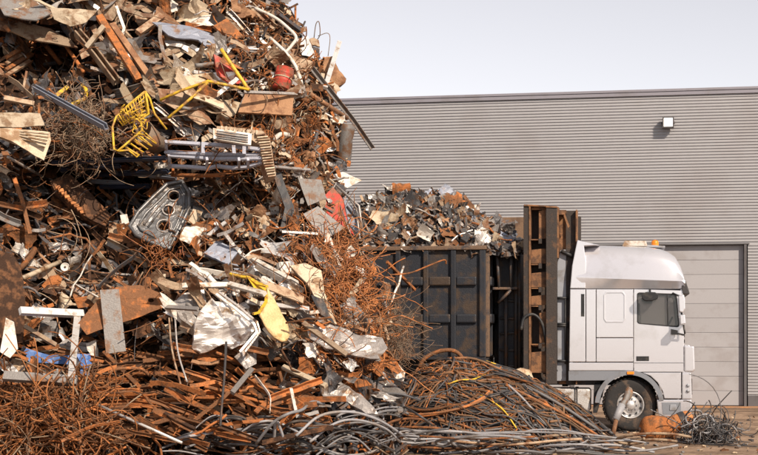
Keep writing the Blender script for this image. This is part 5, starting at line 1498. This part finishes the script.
CABC = ['black'] * 5 + ['cable_grey'] * 3 + ['cable_brown'] * 8 + ['rust_brown'] * 5 + ['rust_dark'] * 2 + ['dark_steel'] * 3
for i in range(285):
    t_ = rs.random(); m = rs.choice(CABC); r_ = rs.choice((.008, .010, .012, .014, .018, .022))
    if t_ < .34:         # runs down the right slope towards the truck wheel
        a0 = rs.uniform(-.6, .9); y0 = MC.y + rs.uniform(-1.25, .45)
        x0 = MC.x + a0; x1 = MC.x + rs.uniform(1.4, 3.0)
        y1 = y0 + rs.uniform(-.3, .25)
        P = []; wv = rs.uniform(0, 6)
        for k in range(7):
            t = k / 6; x = x0 + (x1 - x0) * t; y = y0 + (y1 - y0) * t + rs.gauss(0, .05) + .12 * math.sin(wv + 5 * t)
            P.append((x, y + rs.gauss(0, .04), mound_h(x, y) + rs.uniform(.0, .09) + (.05 if k in (2, 3) else 0)))
    elif t_ < .72:       # lies round the front as a flat loop
        aa = rs.uniform(0, 6.28); rr = rs.uniform(.25, .95); P = []
        span = rs.uniform(2.0, 5.5); st = rs.uniform(3.4, 5.0); el = rs.uniform(.5, .8); ox = rs.uniform(-.5, .4)
        for k in range(11):
            a = st - span / 2 + span * k / 10
            x = MC.x + ox + rr * (MRX if math.cos(a) > 0 else 1.6) * math.cos(a); y = MC.y - .1 + rr * MRY * el * math.sin(a) * 1.3
            P.append((x + rs.gauss(0, .03), y, mound_h(x, y) + rs.uniform(.0, .09)))
    else:                # strays over the top
        x0 = MC.x + rs.uniform(-1.5, 1.5); y0 = MC.y + rs.uniform(-1.1, .2); d = rs.uniform(-.6, .6); P = []
        for k in range(8):
            x = x0 + .17 * k * math.cos(d + .25 * k * math.sin(i)); y = y0 + .12 * k * math.sin(d + .25 * k * math.sin(i)) + rs.gauss(0, .05)
            P.append((x, y, mound_h(x, y) + rs.uniform(.02, .13)))
    cable(cr(P, 4), r_, m, 'cable', 'cable', 'mound', i < 178)
# rusty wire bundle crowning the mound
gt_ = MB(); rr = random.Random(31)
for _ in range(120):
    x, y = MC.x + rr.gauss(.05, .5), MC.y + rr.gauss(-.25, .35)
    p = Vector((x, y, mound_h(x, y) + rr.uniform(0, .12))); d = Vector((rr.gauss(0, 1), rr.gauss(0, .5), rr.gauss(0, .2))).normalized(); k = rr.gauss(0, .35); P = [p]
    for i in range(10):
        d = (Matrix.Rotation(k, 3, 'Z') @ d).normalized(); p = p + d * .08; p.z = mound_h(p.x, p.y) + .05 + .06 * math.sin(i + k * 9); P.append(p.copy())
    gt_.tube(P, rr.uniform(.006, .014), 4, rr.randrange(3))
tag(gt_.build('rusty_wire', ['rust_orange', 'rust_brown', 'rust_dark'], recentre=False), kind='stuff')


def mpt(px, py, dy=0.0):
    """point over the front of the cable mound seen at a pixel"""
    best, bp = 1e9, None
    for k in range(60):
        Y = MC.y - 1.45 + k * .03; p = at(px, py, Y); e = abs(mound_h(p.x, Y) + .07 - p.z)
        if e < best: best, bp = e, p
    return bp - Vector((0, dy, 0))


for nm, lb, pts, m, r_ in [
    ('cable', 'thick brown cable arching high over the left top of the mound', [(419, 367), (424, 359), (433, 353.5), (443, 350.5), (454, 351), (462, 358), (466, 372)], 'rust_brown', .036),
    ('cable', 'pale grey cable laid straight down the middle of the mound', [(508, 385), (522, 398), (536, 414), (553, 431)], 'cable_pale', .02),
    ('cable', 'yellow cable running down to the front of the mound', [(478, 394), (490, 400), (504, 411), (516, 428)], 'yellow', .013),
    ('cable', 'yellow cable curling over the top left of the mound', [(448, 384), (460, 380), (474, 379), (486, 373)], 'yellow', .013),
    ('cable', 'short yellow cable over the top right of the mound', [(486, 361), (497, 365), (507, 373), (513, 377)], 'yellow', .013),
    ('cable', 'widest rusty cable loop lying round the front of the mound', [(397, 398), (400, 410), (412, 416), (436, 414), (462, 408), (482, 398), (489, 391)], 'rust_orange', .024),
    ('cable', 'second rusty cable loop just above the widest loop', [(400, 394), (404, 405), (420, 410), (440, 408), (466, 402), (480, 393)], 'rust_brown', .024),
    ('cable', 'third rusty cable loop nested at the left of the mound', [(399, 403), (408, 413), (426, 414), (452, 410), (478, 402), (492, 392)], 'rust_brown', .022),
    ('cable', 'long dark hose running from the top down to the truck wheel', [(494, 365), (516, 375), (545, 392), (580, 412), (612, 434)], 'dark_steel', .032),
    ('cable', 'grey hose beside the long dark hose on the right slope', [(500, 372), (530, 388), (562, 406), (598, 430)], 'cable_grey', .028),
    ('cable', 'rusty brown cable hugging the right slope of the mound', [(505, 385), (536, 400), (570, 418), (604, 440)], 'rust_brown', .024)]:
    P = [mpt(a, b, .05) for a, b in pts]
    g = MB(); g.tube(cr(P, 6), r_, 8); o = g.build(nm, m); tag(o, lb, 'cable', 'cables and hoses heaped in front of the truck')
LM += [(440, 353, 'brown arching cable'), (530, 408, 'straight pale cable'), (497, 410, 'front yellow cable'), (440, 412, 'widest rusty loop'), (560, 400, 'long dark hose')]
# pale hoses along the bottom
for i in range(96):
    left = i < 66
    Y = rs.uniform(20.6, 21.9) if left else rs.uniform(22.4, 23.4)
    pc = rs.uniform(195, 400) if left else rs.uniform(400, 640)
    yb = (rs.uniform(430, 460) - (9 if left and 300 < pc < 400 else 0)) if left else rs.uniform(436, 458)
    half = rs.uniform(15, 52) if left else rs.uniform(25, 75); P = []
    hump = rs.uniform(-3, 14) if left else rs.uniform(-2, 5); ph = rs.uniform(0, 6); bow = rs.uniform(-.35, .35)
    for k in range(7):
        t = k / 6 - .5
        qx, qy = pc + 2 * half * t, yb - hump * (1 - 4 * t * t) + (5 if left else 3) * math.sin(ph + 5 * t)
        p = on(qx, qy, .12 + .5 * ((i * 7) % 10) / 10) if left and qx < 405 else at(qx, qy, Y + bow * (1 - 4 * t * t))
        p.z = max(p.z, .03); P.append(p)
    if rs.random() < .3:
        P = [(on(min(pc, 385) + half * .4 * math.cos(a) + 4 * k_, max(405, yb - 12) + half * .2 * math.sin(a), .35 - .2 * math.sin(a)) if left else at(pc + half * .5 * math.cos(a) + 6 * k_, yb + half * .1 * math.sin(a), Y + .3 * math.sin(a))) for k_, a in enumerate([j_ * .75 for j_ in range(9)])]
    cable(cr(P, 5), rs.uniform(.009, .023) if left else rs.uniform(.013, .024), rs.choice(['cable_pale'] * 5 + ['cable_grey'] * 3 + ['beige', 'rust_brown']), 'hose', 'hose', 'front', i < 28 or 44 < i)
tag(LOOSE.build('loose_cables', LMAT, recentre=False), kind='stuff')
for nm, lb, pts, m, r_, Y in [
    ('cable', 'big black cable loop rising between the heap and the mound', [(352, 408), (350, 398), (358, 388), (372, 382), (392, 379), (408, 384)], 'black', .03, 22.0),
    ('cable', 'dark grey cable loop standing left of the mound', [(398, 432), (384, 420), (379, 402), (386, 386), (404, 378)], 'cable_grey', .03, 22.6),
    ('cable', 'pale grey hose looping up at the left of the hoses', [(256, 444), (272, 424), (288, 414), (302, 410), (312, 402), (324, 404)], 'cable_pale', .036, 20.9),
    ('cable', 'pale grey hose making a small arch in front of the rusty bars', [(274, 440), (276, 422), (280, 428), (284, 440)], 'cable_pale', .034, 20.6),
    ('cable', 'long pale grey hose sweeping over the bottom hoses', [(296, 436), (320, 416), (350, 412), (378, 420), (404, 436)], 'cable_pale', .034, 21.2),
    ('cable', 'pale grey hose under the long sweeping hose', [(310, 442), (334, 424), (356, 420), (384, 428), (400, 442)], 'cable_pale', .03, 21.0),
    ('cable', 'pale loop of hose on the ground before the mound', [(520, 444), (522, 434), (536, 430), (566, 431), (588, 436), (580, 444), (548, 446)], 'cable_pale', .026, 23.0),
    ('cable', 'long pale hose lying along the foot of the mound', [(372, 424), (410, 430), (460, 433), (520, 432), (580, 434), (630, 440)], 'cable_pale', .026, 22.9),
    ('cable', 'grey hose curling from the heap towards the mound', [(330, 432), (352, 410), (374, 396), (398, 394), (420, 400)], 'cable_grey', .03, 21.8)]:
    g = MB(); g.tube(cr([(on(a, b, .7 + .12 * math.sin(k)) if Y < 21.5 and a < 405 else at(a, b, Y + .15 * math.sin(k))) for k, (a, b) in enumerate(pts)], 6), r_ * .62, 8); o = g.build(nm, m); tag(o, lb, 'hose', 'cables and hoses heaped in front of the truck')
LM += [(375, 392, 'big black loop'), (290, 420, 'looping pale hose'), (350, 414, 'sweeping pale hose'), (550, 436, 'ground hose loop')]
# wire mesh lying at the bottom left of the hoses
ms = empty('wire_mesh', at(218, 436, 20.7), 0, 'flat sheet of pale wire mesh lying at the left end of the hoses', 'wire mesh')
for k in range(10):
    for a, b in (((198 + 4.6 * k, 431), (206 + 4.6 * k, 446)), ((196 + k, 432 + 1.4 * k), (246 + k, 434 + 1.3 * k))):
        g = MB(); P = [at(a[0], a[1], 20.85) - ms.location, at(b[0], b[1], 20.55) - ms.location]; g.tube(P, .007, 5); g.build('wire', 'cable_pale', ms)

# ------------------------------------------------------------------ things on the ground by the truck
# leaning grey pipe with a wooden end
LPY = 26.6
lp = empty('broken_tool', at(613, 432, LPY), 0, 'bent grey tool with a wooden end leaning in front of the front wheel', 'tool')
def lpp(px, py, e=0): return at(px, py, LPY + .01 * (432 - py) - e) - lp.location
g = MB(); g.tube([lpp(613, 434), lpp(616.5, 419)], .045, 8); g.build('wooden_end', 'tan', lp)
g = MB(); g.tube([lpp(615.5, 420), lpp(622, 405)], .07, 12); g.build('sleeve', 'cable_pale', lp)
g = MB(); g.tube(cr([lpp(621.5, 406), lpp(626, 399), lpp(628, 391), lpp(630, 389)], 4), .06, 10); g.build('neck', 'grey', lp)
g = MB(); M_ = Matrix.Translation(lpp(629.5, 394)) @ frame_of((.3, -1, .1), 75).to_4x4()
g.lathe([(0, .03), (.05, .028), (.085, .0), (.09, -.04), (0, -.06)], M_ @ Matrix.Diagonal((1.5, .8, 1, 1)), 14); g.build('head', 'wire_grey', lp)
# beige boulder
bm = bmesh.new(); bmesh.ops.create_icosphere(bm, subdivisions=3, radius=.19)
for v in bm.verts: v.co = Vector((v.co.x * 1.15, v.co.y, v.co.z * .9)) * (1 + .28 * noise.noise(v.co * 7)) + Vector((0, 0, -.04 * v.co.x))
me = bpy.data.meshes.new('boulder'); bm.to_mesh(me); bm.free(); me.materials.append(MAT['stone']); me.shade_smooth()
o = bpy.data.objects.new('boulder', me); COL.objects.link(o); o.location = at(523, 378, 25.3); tag(o, 'beige rough lump of stone on the right shoulder of the cable mound', 'stone')
# rusty red drum lying on the ground
Yd = 25.9
dm = empty('rusty_drum', at(658, 443, Yd), R(8), 'rusty orange-red drum lying on its side in front of the truck bumper', 'drum')
M_ = Matrix.Translation((0, 0, .25)) @ Matrix.Rotation(R(90), 4, 'Y')
g = MB(); g.lathe([(0, -.34), (.10, -.335), (.18, -.30), (.225, -.24), (.235, -.15), (.245, -.13), (.238, -.11), (.238, .1), (.248, .12), (.238, .14), (.235, .26), (.22, .27), (.2, .25), (.0, .24)], M_, 26)
g.v = [tuple(Vector(v) + Vector((0, -1, 1)) * (.035 * noise.noise(Vector(v) * 5))) for v in g.v]; g.build('body', 'rust_orange', dm)
g = MB(); g.lathe([(.225, .271), (.226, .29), (.19, .292)], M_, 26); g.build('rim', 'rust_brown', dm)
g = MB(); g.lathe([(0, -.36), (.04, -.358), (.04, -.33)], M_, 12); g.build('bung', 'dark_steel', dm)
pm = empty('rusty_motor', at(684, 432, 26.2), 0, 'small rusty red motor with a black band behind the grey wire tangle', 'motor')
g = MB(); g.lathe([(0, -.2), (.15, -.2), (.17, -.17), (.17, .1), (.14, .18), (0, .2)], Matrix.Translation((-.02, 0, .2)) @ Matrix.Rotation(R(70), 4, 'Y') , 20); g.build('body', 'rust_bright', pm)
g = MB(); g.lathe([(.18, -.06), (.185, .0), (.18, .05)], Matrix.Translation((-.02, 0, .2)) @ Matrix.Rotation(R(70), 4, 'Y'), 20); g.build('band', 'black', pm)
# grey wire tangle
rr = random.Random(77)
WX = at(707, 440, 25.3); gw = MB()
for i in range(190):
    c = WX + Vector((rr.gauss(0, .2), rr.gauss(0, .15), abs(rr.gauss(.08, .12)))); A_ = frame_of((rr.gauss(0, .8), rr.gauss(-.6, .6), rr.gauss(.6, .6)), rr.uniform(0, 180))
    r0 = rr.uniform(.06, .24); e_ = rr.uniform(.4, 1); st = rr.uniform(0, 6.28); sp_ = rr.uniform(1.5, 7); dr_ = rr.gauss(0, .03); P = []
    for j in range(16):
        t = j / 15; a_ = st + sp_ * t; q_ = A_ @ Vector((r0 * (1 + .25 * t) * math.cos(a_), r0 * e_ * math.sin(a_), dr_ * j)) + c
        q_.z = max(.02, q_.z); P.append(q_)
    gw.tube(P, rr.uniform(.006, .012), 5, rr.randrange(3))
tag(gw.build('grey_wire', ['cable_pale', 'cable_grey', 'dark_steel'], recentre=False), kind='stuff')
for k, (dx, dz, r_, lb) in enumerate(((-.28, .42, .16, 'largest grey wire hoop on top of the grey wire tangle'), (-.1, .3, .2, 'grey wire hoop in the middle of the grey wire tangle'), (.3, .15, .18, 'grey wire hoop at the right of the grey wire tangle'))):
    g = MB(); c = WX + Vector((dx, -.2, dz)); A_ = frame_of((rr.gauss(0, .5), -1, rr.gauss(.2, .4)), 20)
    g.tube([c + A_ @ Vector((r_ * math.cos(a), r_ * .85 * math.sin(a), .03 * math.sin(2 * a))) for a in [6.283 * j / 22 for j in range(22)]], .017, 6, closed=True)
    tag(g.build('wire_hoop', 'cable_pale'), lb, 'wire hoop')
for px, py, e in ((728, 424, -30), (735, 430, 25), (722, 440, 5), (690, 443, -12)):
    pass
# crumbs and gravel on the ground
g = MB(); rr = random.Random(3)
for _ in range(1500):
    x, y = rr.uniform(-2, 11), rr.uniform(22.5, 34)
    if rr.random() > .25 + .75 * math.exp(-((x - 5.5) / 3) ** 2 - ((y - 25.5) / 2.5) ** 2): continue
    s = rr.uniform(.008, .035); r3 = frame_of((rr.gauss(0, .5), rr.gauss(0, .5), 1), rr.uniform(0, 180)) if True else None
    v = [Vector((a * s * rr.uniform(.6, 1.5), b * s, e * s * .5)) for e in (-.6, 1) for a, b in ((-1, -1), (1, -1), (1, 1), (-1, 1))]
    c = Vector((x, y, .012 + .03 * noise.noise(Vector((x * 0.4, y * 0.4, 3)))))
    g.add([tuple(c + r3 @ q_) for q_ in v], [(0, 3, 2, 1), (4, 5, 6, 7), (0, 1, 5, 4), (1, 2, 6, 5), (2, 3, 7, 6), (3, 0, 4, 7)], rr.randrange(4))
tag(g.build('gravel', ['stone', 'rust_brown', 'grey', 'dark_steel'], recentre=False), kind='stuff')

# ------------------------------------------------------------------ labels of the single pieces
MAINL = [l for l in LM]


def rel(px, py, lm):
    dx, dy = px - lm[0], py - lm[1]
    d = math.hypot(dx, dy)
    if d < 9: return 'lying against the ' + lm[2]
    just = 'just ' if d < 26 else ''
    a = math.degrees(math.atan2(-dy, dx)) % 360
    w = ('right of', 'above and right of', 'above', 'above and left of', 'left of', 'below and left of', 'below', 'below and right of')[int((a + 22.5) // 45) % 8]
    return just + w + ' the ' + lm[2]


def cand(p, lvl):
    o, px, py, c, s, t, L_, cat, grp, where = p
    near = sorted(MAINL, key=lambda l: (l[0] - px) ** 2 + (l[1] - py) ** 2)
    place = ''
    r0 = rel(px, py, near[0])
    sz = 'long ' if L_ > 34 else ('short ' if L_ < 18 else '')
    if lvl == 0: return '%s %s%s %s' % (c, s, place, r0)
    if lvl == 1: return '%s%s %s%s %s' % (sz, c, s, place, r0)
    if lvl == 2: return '%s%s %s %s %s' % (sz, c, s, t, r0)
    r1 = near[1][2]; 
    return '%s%s %s %s between the %s and %s' % (sz, c, s, t.split(' ')[-1] if t.startswith('standing') else t.split(' ')[1 if t.startswith('slanting') else -1], near[0][2], r1) if 0 else '%s%s %s between the %s and the %s' % (sz, c, s, near[0][2], r1)


pend = list(PIECES); used = set()
for lvl in range(4):
    gr_ = {}
    for p in pend: gr_.setdefault(cand(p, lvl), []).append(p)
    nxt = []
    for lb, ps in gr_.items():
        if len(ps) == 1 and lb not in used and len(lb.split()) <= 16:
            used.add(lb); tag(ps[0][0], lb[0].lower() + lb[1:], ps[0][7], ps[0][8])
        else: nxt += ps
    pend = nxt
gr_ = {}
for p in pend: gr_.setdefault(cand(p, 0), []).append(p)
NUM = 'zero one two three four five six seven eight nine ten eleven twelve thirteen fourteen fifteen sixteen seventeen eighteen'.split()
NTH = ['leftmost', 'second from left', 'third from left', 'fourth from left', 'fifth from left', 'sixth from left', 'seventh from left', 'eighth from left', 'ninth from left', 'tenth from left', 'eleventh from left', 'twelfth from left'] + [w + ' from left' for w in ('thirteenth', 'fourteenth', 'fifteenth', 'sixteenth', 'seventeenth', 'eighteenth')]
ORD = {n: tuple(('left' if k == 0 else 'right') if n == 2 else 'middle' if n == 3 and k == 1 else ('rightmost' if k == n - 1 else NTH[k]) for k in range(n)) for n in range(2, 19)}
ORD = {n: tuple(w + ' of ' + NUM[n] for w in ws) for n, ws in ORD.items()}
for lb, ps in gr_.items():
    ps.sort(key=lambda p: p[1])
    for k, p in enumerate(ps):
        l2 = lb
        if len(ps) in ORD:
            i = lb.find(p[4]) + len(p[4])
            l2 = ORD[len(ps)][k] + ' ' + lb[:i] + 's' + lb[i:]
        elif len(ps) == 1: l2 = lb + ', ' + p[5]
        if len(l2.split()) > 16: l2 = lb
        tag(p[0], l2, p[7], p[8])
